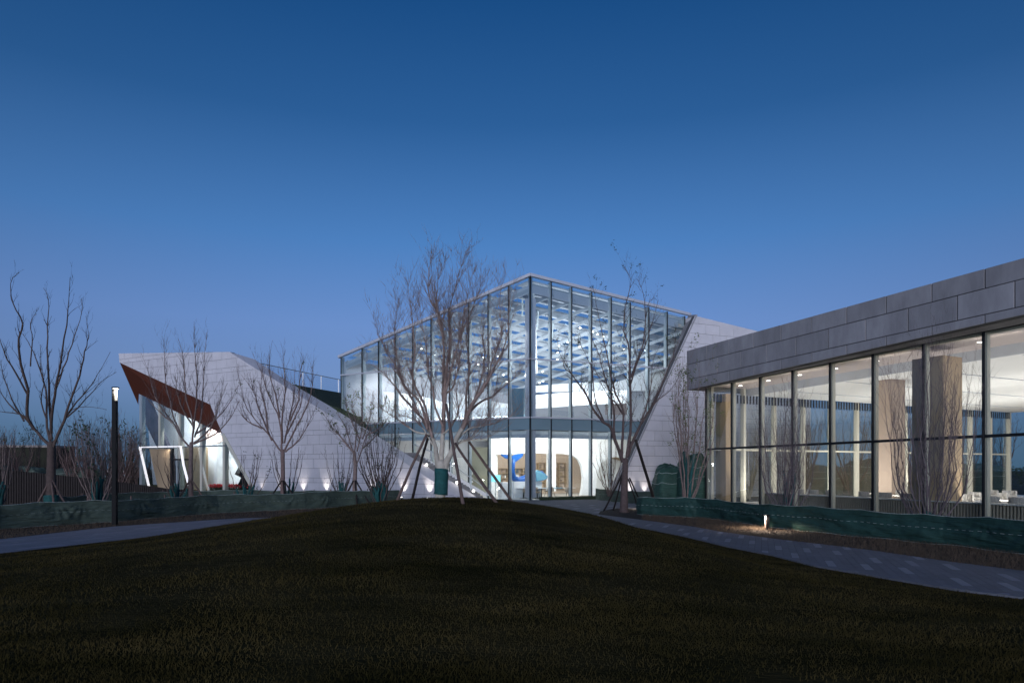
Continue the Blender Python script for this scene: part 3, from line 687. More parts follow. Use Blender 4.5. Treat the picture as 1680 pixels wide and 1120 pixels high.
# ================================================================== pavilion
PV = Plane(1199.7, 35, 455); d0 = 35*744.7/702.7
PE = Plane(1157.7, d0, 3100)
Q = PE.o.copy(); f2 = -PV.u; e2 = PE.u
pav = thing('pavilion', 'long low pavilion with a grey stone fascia over tall windows', 'building', (Q.x, Q.y, 0))
def PP(a, b, z): t = Q+f2*a+e2*b; return Vector((t.x, t.y, z))
f3 = Vector((f2.x, f2.y, 0)); e3 = Vector((e2.x, e2.y, 0))
sq = PV.s_at(1157.7)
def a_of(px): return sq-PV.s_at(px)
AE = a_of(2150); BE = 28.4; ZH = 6.70; ZT = 3.2; ZF = .30
FP = PV.shift(.85)
t0 = FP.im(1126.3, 575.8); t1 = FP.im(1680, 423.3); b0 = FP.im(1126.3, 640); b1 = FP.im(1680, 515.6)
def ext(p, q, s_): k = (s_-p[0])/(q[0]-p[0]); return (s_, p[1]+(q[1]-p[1])*k)
sE = FP.s_at(2150)
fo = [t0, ext(t0, t1, sE), ext(b0, b1, sE), b0]
za, zb = FP.im(1126.3, 598.4)[1], FP.im(1126.3, 623)[1]
mb = MB(); FP.prism(mb, fo, -.4, -.05); mb.build('fascia_core', M['stone_gap'], pav)
pwid = abs(FP.s_at(1195.7)-FP.s_at(1159.3))
panel_wall(FP, fo, FP.s_at(1195.7), pwid, [zb-2, zb, za, za+3], pav, M['fascia'], .045, 0, gap=.03, vgap=.055)
# roof slab, soffit
mb = MB(); nrm = Vector((FP.n.x, FP.n.y, 0))
MB().prism([FP.pt(*t0, -.42), FP.pt(*ext(t0, t1, sE), -.42), FP.pt(*ext(t0, t1, sE), -29), FP.pt(*t0, -29)], (0, 0, -.2)).build('roof', M['fascia'], pav)
MB().prism([FP.pt(*b0, -.41), FP.pt(*ext(b0, b1, sE), -.41), PV.pt(PV.s_at(2150), ZH+.02, -.1), PV.pt(PV.s_at(1126), ZH+.02, -.1)], (0, 0, .1)).build('soffit', M['fascia'], pav)
ec = [FP.pt(*t0, -.41), FP.pt(*b0, -.41)]
MB().prism([ec[0], ec[1], ec[1]+e3*29, ec[0]+e3*29], f3*.3).build('end_fascia', M['fascia'], pav)
MB().prism([PV.pt(PV.s_at(1126), ZH+.04, -.1), PP(0, 0, ZH+.04), PP(0, 29, ZH+.04), PV.pt(PV.s_at(1126), ZH+.04, -.1)+e3*29], (0, 0, .1)).build('soffit', M['fascia'], pav)
pm = [1157.7, 1199.7, 1246, 1299.4, 1361.1, 1431.2, 1514.3, 1613, 1733, 1881, 2080]
AS = [a_of(p) for p in pm]
def qbox(par, nm, m, a0, a1, b0_, b1_, z0, z1): return MB().box(PP(a0, b0_, z0), f3*(a1-a0), e3*(b1_-b0_), (0, 0, z1-z0)).build(nm, m, par)
for i in range(len(AS)-1):
    qbox(pav, 'pane', M['glassp'], AS[i]+.05, AS[i+1]-.05, .06, .075, ZF-.2, ZT-.05)
    qbox(pav, 'pane', M['glassp'], AS[i]+.05, AS[i+1]-.05, .06, .075, ZT+.05, ZH-.08)
    qbox(pav, 'transom', M['steel'], AS[i]+.045, AS[i+1]-.045, .0, .10, ZT-.05, ZT+.05)
    qbox(pav, 'head', M['steel'], AS[i]+.045, AS[i+1]-.045, .0, .10, ZH-.08, ZH)
    qbox(pav, 'head_inner', M['finw'], AS[i]+.1, AS[i+1]-.1, .09, .25, ZH-.16, ZH-.02)
for a in AS:
    qbox(pav, 'mullion', M['steel'], a-.035, a+.035, -.02, .055, .02, ZH)
    qbox(pav, 'mullion_fin', M['finw'], a-.01, a+.09, .078, .26, ZF, ZH-.03)
# end windows
be = [0.25+i*2.35 for i in range(13)]
for i in range(12):
    for z0, z1 in ((ZF, ZT-.05), (ZT+.05, ZH-.1)): MB().box(PP(.06, be[i]+.1, z0), e3*2.15, f3*.015, (0, 0, z1-z0)).build('pane', M['glassp'], pav)
    MB().box(PP(.0, be[i]+.1, ZT-.05), e3*2.15, f3*.12, (0, 0, .1)).build('transom', M['finw'], pav)
for b in be: MB().box(PP(.0, b-.08, ZF), e3*.17, f3*.3, (0, 0, ZH-ZF-.05)).build('mullion', M['finw'], pav)
mbv = MB(); b = .3
while b < BE-.2: mbv.box(PP(.32, b, ZH-.95), e3*.10, f3*.03, (0, 0, .45)); b += .24
mbv.build('vent_fins', M['steel'], pav, kind='stuff')
# floor, ceiling, back wall
MB().prism([PP(0, 0, 0.02), PP(AE, 0, .02), PP(AE, BE, .02), PP(0, BE, .02)], (0, 0, ZF-.02)).build('floor_slab', M['floor'], pav)
MB().prism([PP(.1, .15, ZH-.1), PP(AE, .15, ZH-.1), PP(AE, 2.9, ZH-.1), PP(.1, 2.9, ZH-.1)], (0, 0, .08)).build('perimeter_ceiling', M['warmceil'], pav)
MB().prism([PP(.1, 2.9, ZH-.5), PP(AE, 2.9, ZH-.5), PP(AE, 3.0, ZH-.5), PP(.1, 3.0, ZH-.5)], (0, 0, .48)).build('ceiling_step', M['ceil'], pav)
MB().prism([PP(.5, 3.0, ZH-.5), PP(AE, 3.0, ZH-.5), PP(AE, BE-.1, ZH-.5), PP(.5, BE-.1, ZH-.5)], (0, 0, .1)).build('ceiling', M['white'], pav)
for a in range(3, int(AE), 4): MB().box(PP(a, 3.1, ZH-.53), f3*.05, e3*(BE-3.4), (0, 0, .025)).build('ceiling_groove', M['ceil'], pav)
MB().box(PP(2.2, BE, ZF), f3*(AE-2), e3*.2, (0, 0, ZH-ZF-.5)).build('back_wall', M['wood'], pav)
for px, d, s_, m_ in ((1191, 37.6, .75, M['wood']), (1458, 31.5, .95, M['tan']), (1537, 25.4, 1.15, M['wood'])):
    p = P(px, HY, d); MB().cbox((p.x, p.y, ZF+(ZH-ZF-.45)/2), s_, s_, ZH-ZF-.5, math.atan2(e2.y, e2.x)+.0).build('column', m_, pav)
for a in np.arange(1.2, AE, 2.2):
    p = PP(a, 1.5, ZH-.11); MB().tube([p, p+Vector((0, 0, .02))], [.09, .09], 10).build('downlight', M['lampw'], pav)
for a in np.arange(2.2, AE, 4.4):
    o_ = lamp('pavilion_fill', 'AREA', PP(a, .5, ZH-.3), 22, (1, .93, .84), size=2.2, size_y=.2); aim(o_, (e2.x, e2.y, -.6))  # added fill under the window head, turned inward out of sight
    for b_, en in ((2.0, 150), (9, 190), (17, 190)):
        o_ = lamp('ceiling_fill', 'AREA', PP(a, b_, 1.0), en, (1, .94, .88), size=3, size_y=.25); aim(o_, (e2.x, e2.y, .75))  # added low fill that brightens the ceiling evenly, no such fitting
lamp('column_lamp', 'SPOT', P(1472, 654, 30.5), 40, (1, .92, .82), (0, 0, 0), .05, spot=70)
# fluted bench behind the glass
bench = thing('fluted_bench', 'long fluted stone bench running behind the pavilion windows', 'bench', PP(a_of(1400), .8, ZF))
ab0 = a_of(1228)
MB().box(PP(ab0, .55, .93), f3*(AE-ab0-1), e3*.55, (0, 0, .05)).build('bench_top', M['floor'], bench)
mb = MB(); a = ab0+.1
while a < AE-1.2:
    p = PP(a, .66, ZF); mb.tube([p, p+Vector((0, 0, .62))], [.045, .045], 5, False); a += .115
mb.build('flutes', M['flute'], bench, smooth=True, kind='stuff')
MB().box(PP(ab0+.1, .70, ZF), f3*(AE-ab0-1.3), e3*.35, (0, 0, .615)).build('bench_body', M['flute'], bench)
# ------------------------------------------------------------------ chairs and tables
def shell_chair(m, legm):
    root = thing('shell_chair', '', 'chair')
    mb = MB(); n = 8; rowsv = []
    prof = [(-.22, .43), (-.1, .42), (.05, .42), (.17, .45), (.22, .55), (.24, .68), (.25, .80)]
    for j, (y, z) in enumerate(prof):
        wv = (.21, .24, .25, .25, .25, .23, .16)[j]
        for i in range(n+1):
            t = -1+2*i/n; curl = abs(t)**2.5*(.10 if j < 4 else .02); back = abs(t)**2*(.10 if j >= 4 else 0)
            mb.v.append((t*wv, y-back, z+curl))
    for j in range(len(prof)-1):
        for i in range(n): k = j*(n+1)+i; mb.f.append((k, k+1, k+n+2, k+n+1))
    me = mb.mesh('shell', True); me.materials.append(m); sh = link('shell', me, root, loc=Vector((0, 0, 0)))
    md = sh.modifiers.new('thickness', 'SOLIDIFY'); md.thickness = .02
    for sx_, sy_ in ((-1, -1), (1, -1), (-1, 1), (1, 1)):
        me = MB().tube([Vector((sx_*.12, sy_*.10, .42)), Vector((sx_*.21, sy_*.20, 0))], [.014, .010], 5).mesh('leg'); me.materials.append(legm); link('leg', me, root, loc=Vector((0, 0, 0)))
    return root
def round_table(m, legm, top_r=.5, h=.74):
    root = thing('round_table', '', 'table')
    me = MB().tube([Vector((0, 0, h-.03)), Vector((0, 0, h))], [top_r, top_r], 20).mesh('tabletop'); me.materials.append(m); link('tabletop', me, root, loc=Vector((0, 0, 0)))
    me = MB().tube([Vector((0, 0, .02)), Vector((0, 0, h-.03))], [.035, .035], 8).mesh('stem'); me.materials.append(legm); link('stem', me, root, loc=Vector((0, 0, 0)))
    me = MB().tube([Vector((0, 0, 0)), Vector((0, 0, .02))], [.25, .25], 14).mesh('foot'); me.materials.append(legm); link('foot', me, root, loc=Vector((0, 0, 0)))
    return root
used = set()
def place(proto, key, loc, rz, label, group):
    o = proto if key not in used else copy_tree(proto)
    used.add(key); o.location = loc; o.rotation_euler = (0, 0, rz); o['label'] = label; o['group'] = group; return o
ch = shell_chair(M['fabric'], M['steel'])
hallchairs = [(846, -1.6, 0, 'cream shell chair directly left of the lavender corner column'), (893, -1.3, 2.6, 'cream shell chair just right of the lavender corner column'),
  (921, -1.5, .4, 'cream shell chair in the middle of the right-hand cafe windows'), (947, -1.3, 2.9, 'cream shell chair nearest the right-hand white arch'),
  (826, -2.6, 2.0, 'cream shell chair furthest left in the cafe'), (905, -3.2, 1.1, 'cream shell chair behind a table beside the white pillar'),
  (934, -3.4, 4.0, 'cream shell chair deeper in, between two windows right of the pillar')]
for px, off, rz, lab in hallchairs:
    pl = GL if px < 869 else GR; p = pl.at(px, 800, off); place(ch, 'c', (p.x, p.y, .04), rz, lab, 'shell chairs in the glass hall')
tb = round_table(M['white_gloss'], M['black'])
for px, off, lab in ((858, -2.2, 'small black legged white table left of the corner column'), (882, -2.4, 'small white table right behind the corner column'), (912, -2.3, 'small white cafe table under the second right-hand window'), (955, -2.0, 'small white cafe table beside the arch pier')):
    pl = GL if px < 869 else GR; p = pl.at(px, 800, off); place(tb, 't', (p.x, p.y, .04), 0, lab, 'white tables in the glass hall')
# pavilion armchairs: rounded backs
def arm_chair(m, legm):
    root = thing('tub_chair', '', 'chair')
    mb = MB(); mb.cbox((0, 0, .36), .54, .50, .16); me = mb.mesh('seat'); me.materials.append(m); s_ = link('seat', me, root, loc=Vector((0, 0, 0)))
    b_ = s_.modifiers.new('b', 'BEVEL'); b_.width = .06; b_.segments = 3
    mb = MB(); pts_ = []
    for i in range(9): a = math.pi*(i/8); pts_.append(Vector((.29*math.cos(a), .05+.24*math.sin(a), .74)))
    for i in range(8):
        p, q = pts_[i], pts_[i+1]; mb.prism([p+Vector((0, 0, -.2)), q+Vector((0, 0, -.2)), q+Vector((0, 0, .14)), p+Vector((0, 0, .14))], (-(p.x+q.x)*.13, -.05*0-((p.y+q.y)/2-.05)*.25, 0))
    me = mb.mesh('backrest', True); me.materials.append(m); k_ = link('backrest', me, root, loc=Vector((0, 0, 0)))
    b_ = k_.modifiers.new('b', 'BEVEL'); b_.width = .03; b_.segments = 2
    for sx_, sy_ in ((-1, -1), (1, -1), (-1, 1), (1, 1)):
        me = MB().tube([Vector((sx_*.2, sy_*.18, .28)), Vector((sx_*.24, sy_*.22, 0))], [.018, .012], 5).mesh('leg'); me.materials.append(legm); link('leg', me, root, loc=Vector((0, 0, 0)))
    return root
ac = arm_chair(M['seatw'], M['steel'])
pc_ = [(1312, 1.55, 'white tub chair behind the branches of the window shrub'), (1337.6, 1.55, 'white tub chair under the third tall window from the corner'), (1366, 1.55, 'white tub chair half hidden by the fourth dark mullion'),
  (1421, 1.55, 'white tub chair just left of the fifth dark mullion'), (1454, 1.55, 'white tub chair against the beige column'), (1491, 1.55, 'white tub chair left of the dark foreground column'),
  (1583, 2.6, 'white tub chair right of the big wooden column'), (1630, 1.6, 'white tub chair right of the last full mullion'), (1672, 1.55, 'white tub chair at the very edge of the view'),
  (1596, 5.0, 'white tub chair deeper in, right of the big column'), (1641, 5.2, 'white tub chair in the second row near the wood wall'), (1470, 4.4, 'white tub chair in the second row beside the beige column'),
  (1560, 6.4, 'white tub chair in the back row near the end windows'), (1655, 8.5, 'white tub chair furthest back near the wood wall'), (1625, 8.2, 'white tub chair in the back row under the narrow end window')]
fa = math.atan2(f2.y, f2.x)
def pav_pt(px, b):                      # point on the row b metres inside the facade, seen in column px
    o = Q+e2*b; r = Vector(((px-CX)/F, 1)); nn = Vector((f2.y, -f2.x)); d = o.dot(nn)/r.dot(nn); t = r*d; return Vector((t.x, t.y, ZF+.001))
for px, b, lab in pc_: place(ac, 'a', pav_pt(px, b), fa+math.pi+random.uniform(-.25, .25) if b < 2 else fa+random.uniform(-.4, .4), lab, 'white tub chairs in the pavilion')
tp = round_table(M['seatw'], M['black'], .62, .72)
for px, b, lab in ((1655, 3.0, 'round white table between tub chairs near the view edge'), (1612, 3.9, 'round white table seen beside the last full mullion'), (1568, 4.6, 'round white table just right of the big column'), (1487, 3.3, 'round white table between the two columns'), (1440, 4.2, 'round white table left of the beige column'), (1640, 6.8, 'round white table in the back row of the pavilion')):
    place(tp, 'tp', pav_pt(px, b), 0, lab, 'white tables in the pavilion')
# reception counter, screen, crystal screen, whale
p = GL.at(814, 803, -1.6); rc = MB(); rc.cbox((p.x, p.y, .62), 1.15, .7, 1.16, .5); tag(rc.build('reception_counter', M['white_gloss']), 'white box counter left of the cafe chairs', 'counter')
p = GL.at(788, 785, -2.2); scn = thing('display_screen', 'small lit turquoise screen standing left of the counter', 'screen', (p.x, p.y, .04))
MB().cbox((p.x, p.y, p.z), .75, .05, .5, .45).build('panel', M['screen'], scn); MB().cbox((p.x, p.y+.05, (p.z-.25)/2+.04), .06, .06, p.z-.3, .45).build('stand', M['fin'], scn)
sl = thing('slat_screen', 'tall arched screen of stacked pale glass slats by the stair', 'screen', QS.at(765, 812, 1.5))
for i in range(26):
    y = 751+i*1.75; wx = (8+12*math.sin(min(1, i/9)*math.pi/2)); wob = random.uniform(-3, 2)
    q = [QS.im(768-wx, y), QS.im(772+wx*.8+wob, y), QS.im(772+wx*.8+wob, y+1.0), QS.im(768-wx, y+1.0)]
    mb = MB(); QS.prism(mb, q, 1.3, 1.6); mb.build('slat', M['white_gloss'], sl)
wh = thing('whale_sculpture', 'blue whale sculpture with its tail raised beside the corner column', 'sculpture', GR.at(850, 806, -3.0))
WP = GR.shift(-3.0)
pts_ = [WP.at(*q) for q in ((843.5, 752), (842, 762), (841, 773), (842.5, 783), (850, 789), (862, 787), (876, 783), (888, 780), (897, 783))]
for i, q in enumerate(pts_): q.z += 0
MB().tube(pts_, [.13, .14, .16, .21, .30, .37, .42, .38, .15], 12).build('body', M['whale'], wh, smooth=True)
mb = MB()
fl = [(843.5, 756), (838, 753), (829, 751.5), (823, 747.5), (822, 744), (832, 746), (841, 747), (846, 745), (853, 744), (858, 743), (857, 748), (851, 753), (846, 757)]
WP.prism(mb, [WP.im(*q) for q in fl], -.10, .10); mb.build('fluke', M['whale'], wh)
WP2 = WP.shift(.55); mb = MB(); WP2.prism(mb, [WP2.im(*q) for q in ((878, 774), (883, 771), (894, 778), (898, 782), (893, 786), (880, 789))], -.3, .1); mb.build('head', M['whale_lt'], wh)
MB().cbox(WP.at(884, 800, .3), 3.2, .9, .05, .4).build('ledge', M['whale_lt'], wh)
bs = MB(); bs.cbox(Vector((WP.at(862, 800).x, WP.at(862, 800).y, .65)), 2.2, .9, 1.2, .4); bs.build('plinth', M['white_gloss'], wh)

# ================================================================== tarps
def tarp(name, label, pts, h, m, parent_h=None, seed=0, stakes=True, sag=.05, amp=.06, z0=.0):
    root = thing(name, label, 'tarp fence', (pts[0].x, pts[0].y, 0))
    dense = []; acc = 0
    for a, b in zip(pts, pts[1:]):
        n = max(2, int((b-a).length/.055))
        for i in range(n): dense.append((a.lerp(b, i/n), (b-a).normalized(), acc+(b-a).length*i/n))
        acc += (b-a).length
    dense.append((pts[-1], (pts[-1]-pts[-2]).normalized(), acc)); nz = 18; mb = MB(); step = 1.9
    for (p, t, s) in dense:
        nrm = Vector((t.y, -t.x, 0))
        ph = (s+seed) % step/step; top = h*(1+.03*math.sin(s*.9+seed))-sag*math.sin(math.pi*ph)**.8
        for j in range(nz+1):
            z = j/nz
            fan = ((s+seed*1.7) % (2*step)/(2*step)-.5)*2
            crease = math.sin((fan*9)/(1.15-z)**.6+noise.noise(Vector((s*.5, z*2, seed)))*4)*.35
            big = noise.noise(Vector((s*.9+z*1.1, z*1.6, seed+5)))
            diag = abs(noise.noise(Vector((s*1.5+z*2.8, z*.8-s*.3, seed+9))))
            fold = abs(noise.noise(Vector((s*3.2-z*3.5, z*1.1, seed+3))))
            rad_ = 0; k0_ = math.floor((s+seed)/step)
            for kk_ in (k0_-1, k0_, k0_+1):
                hh_ = math.sin(kk_*12.9898+seed*7)*43758.5453; hh_ -= math.floor(hh_); dx_ = (s+seed)-kk_*step-1.5*(hh_-.5); dz_ = (1.03-z)*h; r_ = math.hypot(dx_, dz_); th_ = math.atan2(dx_, dz_)
                rad_ += (.15+1.1*((hh_*7.3) % 1))*math.exp(-r_/.8)*min(1, r_*3)*(.35+.65*sm(.5+th_*(1 if hh_ > .45 else -1)))*(abs(math.sin(th_*(5.5+1.5*math.sin(kk_*1.7))+kk_*1.9+.5*noise.noise(Vector((s*2, z*2, kk_)))))**1.6)
            off = amp*(big*1.1+.5*diag+.25*fold+1.25*rad_)*(.25+.9*math.sin(math.pi*min(1, z*1.02)))+ .05*math.sin(s*2.2)*(1-z)
            bot = .02+.015*math.sin(s*3+seed)
            q = p+nrm*off; mb.v.append((q.x, q.y, z0+bot+(top-bot)*z))
    n = len(dense)
    for i in range(n-1):
        for j in range(nz): k = i*(nz+1)+j; mb.f.append((k, k+nz+1, k+nz+2, k+1))
    cl = mb.build('cloth', m, root, smooth=True)
    for jz, rr in ((nz, .009), (nz//2+1, .005), (0, .007)):
        for c0 in range(1):
            line = [Vector(mb.v[i*(nz+1)+jz]) + Vector((dense[i][1].y, -dense[i][1].x, 0))*.012 for i in range(0, n, 2)]
            r_ = MB()
            if jz == nz or jz == 0: r_.tube(line, [rr*(.6+.8*random.random()) for _ in line], 4, False)
            else:
                for i in range(0, len(line)-2, 2): r_.tube([line[i], line[i+1]], [rr, rr], 4)
            r_.build('cord', M['rope'], root)
    if stakes:
        s = .4
        while s < acc:
            i = min(range(n), key=lambda k_: abs(dense[k_][2]-s)); p, t, _ = dense[i]; nn = Vector((t.y, -t.x, 0))
            q = p-nn*.09; MB().bar(q+Vector((0, 0, z0-.02)), q+Vector((random.uniform(-.03, .03), 0, z0+h+random.uniform(.0, .13))), .045, .045).build('stake', M['pole'], root)
            s += step
    return root
tarp('tarp_fence', 'knee-high olive green tarp fence in front of the left trees', FL, .90, M['tarp_l'], seed=1.3, amp=.075)
rb = [FR[0]+Vector((.5, 1.1, 0)), FR[0]+Vector((-.1, .45, 0))]+FR
tarp('tarp_fence', 'long teal green tarp fence before the pavilion windows', rb, .87, M['tarp_r'], seed=4.1, stakes=False, amp=.085)
tb_ = [GR.pt(GR.s_at(966), 0, 1.0), GR.pt(GR.s_at(966), 0, 1.1)+Vector((.2, -.8, 0)), P(1010, HY, 44)*1, P(1060, HY, 40.5), P(1115, HY, 38.5)]
tb_ = [Vector((q.x, q.y, 0)) for q in tb_]
tarp('tarp_fence', 'short pale green tarp fence at the foot of the right glass corner', tb_, .80, M['tarp_l'], seed=7.7, stakes=False, amp=.05)
bk = [Vector((p.x, p.y, 0)) for p in (P(90, HY, 33), P(170, HY, 37), P(260, HY, 40.5), P(340, HY, 43), P(440, HY, 44), P(560, HY, 43), P(618, HY, 42.2))]
tarp('tarp_fence', 'further olive tarp strip between the wing and the left trees', bk, .80, M['tarp_l'], seed=9.2, amp=.05)
# tarp covered boulders
def blob(name, label, c, rx, ry, rz, m, seed):
    root = thing(name, label, 'covered rock', (c.x, c.y, 0)); mb = MB(); n, k = 44, 26
    for i in range(k+1):
        th = math.pi/2*i/k
        for j in range(n):
            ph = 2*math.pi*j/n; d = Vector((math.sin(th)*math.cos(ph), math.sin(th)*math.sin(ph), math.cos(th)))
            sx_, sy_, sz_ = [abs(t)**(.62 if i_ < 2 else .55)*(1 if t > 0 else -1) for i_, t in enumerate(d)]
            r = 1+.09*noise.noise(d*2.2+Vector((seed, 0, 0)))+.05*abs(noise.noise(Vector((ph*3.2, th*1.2, seed))))+.02*math.sin(ph*9+th*5+seed)
            mb.v.append((c.x+sx_*rx*r, c.y+sy_*ry*r, max(0.01, sz_*rz*r)))
    for i in range(k):
        for j in range(n): j2 = (j+1) % n; mb.f.append((i*n+j, (i+1)*n+j, (i+1)*n+j2, i*n+j2))
    mb.build('cover', m, root, smooth=True)
    for lv in (14, 20):
        line = [Vector(mb.v[lv*n+j % n]) for j in range(n+1)]
        line = [c.xy.to_3d()*(-.02)+q*1.02+Vector((0, 0, -.02*q.z)) for q in line]
        MB().tube(line, [.014]*(n+1), 4, False).build('cord', M['rope'], root)
    return root
blob('covered_boulder', 'smaller rounded rock under a roped green tarp', P(1097, HY, 39.5), .90, .9, 2.3, M['tarp_b'], 2.0)
blob('covered_boulder', 'larger rounded rock under green tarp beside the pavilion corner', P(1138, HY, 38.6), .98, 1.0, 2.85, M['tarp_b'], 8.0)
for i, (px, d, rx, rz_, lab) in enumerate(((48, 66, 1.6, 2.3, 'distant tarped mound seen left of the big dark tree'), (107, 68, 1.8, 2.1, 'distant tarped mound right of the big dark trunk'), (145, 66, 1.3, 2.3, 'distant small tarped mound left of the lamp post'), (2, 64, 1.4, 2.4, 'distant tarped mound at the far left edge'))):
    blob('covered_boulder', lab, P(px, HY, d), rx, 1.2, rz_, M['tarp_l'], 3.3*i)
# ================================================================== trees
def twig(mb, base, tan, length, r, lvl, up=.35, spread=.9, n=3, tips=None):
    rv = Vector((random.gauss(0, 1), random.gauss(0, 1), random.gauss(0, .6))); rv.normalize()
    d = (tan*.75+rv*spread+Vector((0, 0, up))).normalized(); p = base.copy(); pts_ = [p.copy()]; seg = 4 if lvl > 0 else 3
    for i in range(seg):
        d = (d+Vector((random.gauss(0, .2), random.gauss(0, .2), random.gauss(0, .1)+.10))).normalized(); p = p+d*(length/seg); pts_.append(p.copy())
    rads = [r*(1-.75*i/seg) for i in range(seg+1)]
    mb.tube(pts_, rads, n, False)
    if tips is not None: tips.append((pts_[-1], d)); 
    if lvl > 0:
        for i in range(random.randint(2, 4)):
            j = random.randint(1, seg); t = (pts_[j]-pts_[j-1]).normalized(); twig(mb, pts_[j], t, length*random.uniform(.15, .5), max(r*.5, MINR[0]), lvl-1, up, spread, 3, tips)
MINR = [.004]
def smooth_line(pts_, k=3, jit=0):
    out = []
    n = len(pts_)
    for i in range(n-1):
        p0 = pts_[max(i-1, 0)]; p1 = pts_[i]; p2 = pts_[i+1]; p3 = pts_[min(i+2, n-1)]
        for q in range(k):
            t = q/k; out.append(.5*((2*p1)+(p2-p0)*t+(2*p0-5*p1+4*p2-p3)*t*t+(3*p1-p0-3*p2+p3)*t**3)+Vector((random.gauss(0, jit), random.gauss(0, jit), random.gauss(0, jit))))
    out.append(pts_[-1]); return out
def leaves(name, tips, m, root, n, size, cl=6):
    mb = MB()
    for _ in range(n):
        p, d = random.choice(tips)
        for _ in range(cl):
            c = p+Vector((random.gauss(0, size*1.1), random.gauss(0, size*1.1), random.gauss(0, size*1.1)))
            a = Vector((random.gauss(0, 1), random.gauss(0, 1), random.gauss(0, 1))).normalized(); b = a.orthogonal().normalized()
            mb.poly([c-a*size, c+b*size*.45, c+a*size, c-b*size*.45])
    mb.build(name, m, root, kind='stuff')
def traced_tree(label, px, base_py, D, trunk, limbs, r_trunk, r_limb, m, wraps=None, twigs=10, tlen=.9, lvl=1, tr=.008, leafm=None, nleaf=0, leafsize=.05, zbase=0, trunk_end=.7, upb=.35, spread=.8, group=None, wander=.35, tipr=.35, lowm=None, zlow=0, pw=.95):
    base = P(px, base_py, D); base.z = zbase
    root = thing('bare_tree', label, 'tree', base, group)
    tp = [P(x, y, D) for x, y in trunk]; tp[0] = base-Vector((0, 0, .05))
    tl = smooth_line(tp, 4, .004); mb = MB()
    n = len(tl); rr = [r_trunk*(1.25 if i == 0 else 1)*(1-(1-trunk_end)*i/(n-1)) for i in range(n)]
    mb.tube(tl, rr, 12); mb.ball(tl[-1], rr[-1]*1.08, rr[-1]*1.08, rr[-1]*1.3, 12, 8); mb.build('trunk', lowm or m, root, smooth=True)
    tw = MB(); tips = []
    for k, lb in enumerate(limbs):
        pts2 = lb[0] if isinstance(lb, tuple) and isinstance(lb[0], list) else lb; rs = lb[1] if isinstance(lb, tuple) and isinstance(lb[0], list) else r_limb
        ang = random.uniform(-1, 1)*wander; x0, y0 = pts2[0]; path_ = 0; w3 = []; px_, py_ = x0, y0; doff0 = 0
        for (x, y) in pts2:
            path_ += math.hypot(x-px_, y-py_); px_, py_ = x, y; w3.append(P(x, y, D+ang*path_/F*D))
        ln = smooth_line(w3, 3, r_limb*.18); n = len(ln)
        rs = rs*.84; rr = [max(rs*(1-i/(n-1))**pw, tr*.9) for i in range(n)]
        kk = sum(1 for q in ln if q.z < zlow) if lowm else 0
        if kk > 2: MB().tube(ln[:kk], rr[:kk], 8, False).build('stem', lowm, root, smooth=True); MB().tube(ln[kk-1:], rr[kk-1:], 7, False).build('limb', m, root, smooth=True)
        else: MB().tube(ln, rr, 7, False).build('limb', m, root, smooth=True)
        tot = sum((b-a).length for a, b in zip(ln, ln[1:])); nt_ = int(twigs*tot)
        tips.append((ln[-1], (ln[-1]-ln[-2]).normalized()))
        for _ in range(nt_):
            t = random.uniform(.18, 1)**.85; i = min(n-2, int(t*(n-1))); tan = (ln[i+1]-ln[i]).normalized()
            twig(tw, ln[i], tan, tlen*random.uniform(.4, 1)*(1.15-.5*t), min(rr[i]*.55, tr*1.6), lvl, upb, spread, 3, tips)
    tw.build('crown', m, root, kind='stuff')
    if wraps: 
        for (pa, pb, r_) in wraps: 
            MB().tube(smooth_line([P(*pa, D), P(*(np.array(pa)*.5+np.array(pb)*.5), D), P(*pb, D)], 3, .006), [r_*random.uniform(.96, 1.05) for _ in range(7)], 12).build('wrap', M['wrap'], root, smooth=True)
    if leafm: leaves('leaves', tips, leafm, root, nleaf, leafsize)
    return root
# big dark tree on the left
T1 = [([(84, 732), (63, 711), (42, 686), (21, 669), (4, 648), (-3, 630)], .085), ([(56, 704), (44, 682), (46, 640), (34, 598), (31, 556), (38, 531), (21, 497), (17, 464), (31, 447)], .085),
 ([(84, 728), (78, 700), (75, 640), (63, 598), (50, 568), (38, 548)], .07), ([(84, 720), (84, 700), (80, 632), (78, 590), (78, 535), (80, 493), (71, 472)], .08),
 ([(84, 710), (85, 682), (92, 632), (99, 598), (109, 535), (113, 493), (115, 455)], .08), ([(86, 735), (101, 699), (113, 665), (130, 615), (139, 577), (145, 552), (141, 518)], .08),
 ([(104, 694), (118, 668), (143, 640), (160, 615), (181, 577)], .05), ([(110, 684), (128, 668), (147, 648), (168, 625), (191, 610)], .045), ([(58, 706), (40, 682), (10, 676), (-12, 672)], .05),
 ([(90, 645), (100, 612), (110, 590), (122, 552), (134, 514), (134, 489)], .05), ([(46, 650), (25, 610), (8, 581), (0, 556), (-6, 545)], .05), ([(78, 690), (68, 660), (72, 630), (68, 600), (66, 565)], .04),
 ([(100, 700), (118, 672), (150, 668), (175, 672)], .03), ([(40, 690), (20, 655), (4, 610), (2, 590)], .045), ([(50, 600), (54, 560), (50, 530), (60, 515)], .035)]
traced_tree('big bare dark tree standing left of the lamp post', 84, 830, 29, [(84, 840), (84, 790), (84, 760), (84, 730)], T1, .20, .06, M['bark_dk'], wraps=[((84, 836), (84, 812), .27)], twigs=2.8, tlen=1.0, lvl=1, tr=.009, upb=.7, spread=.55, trunk_end=.72, wander=.55)
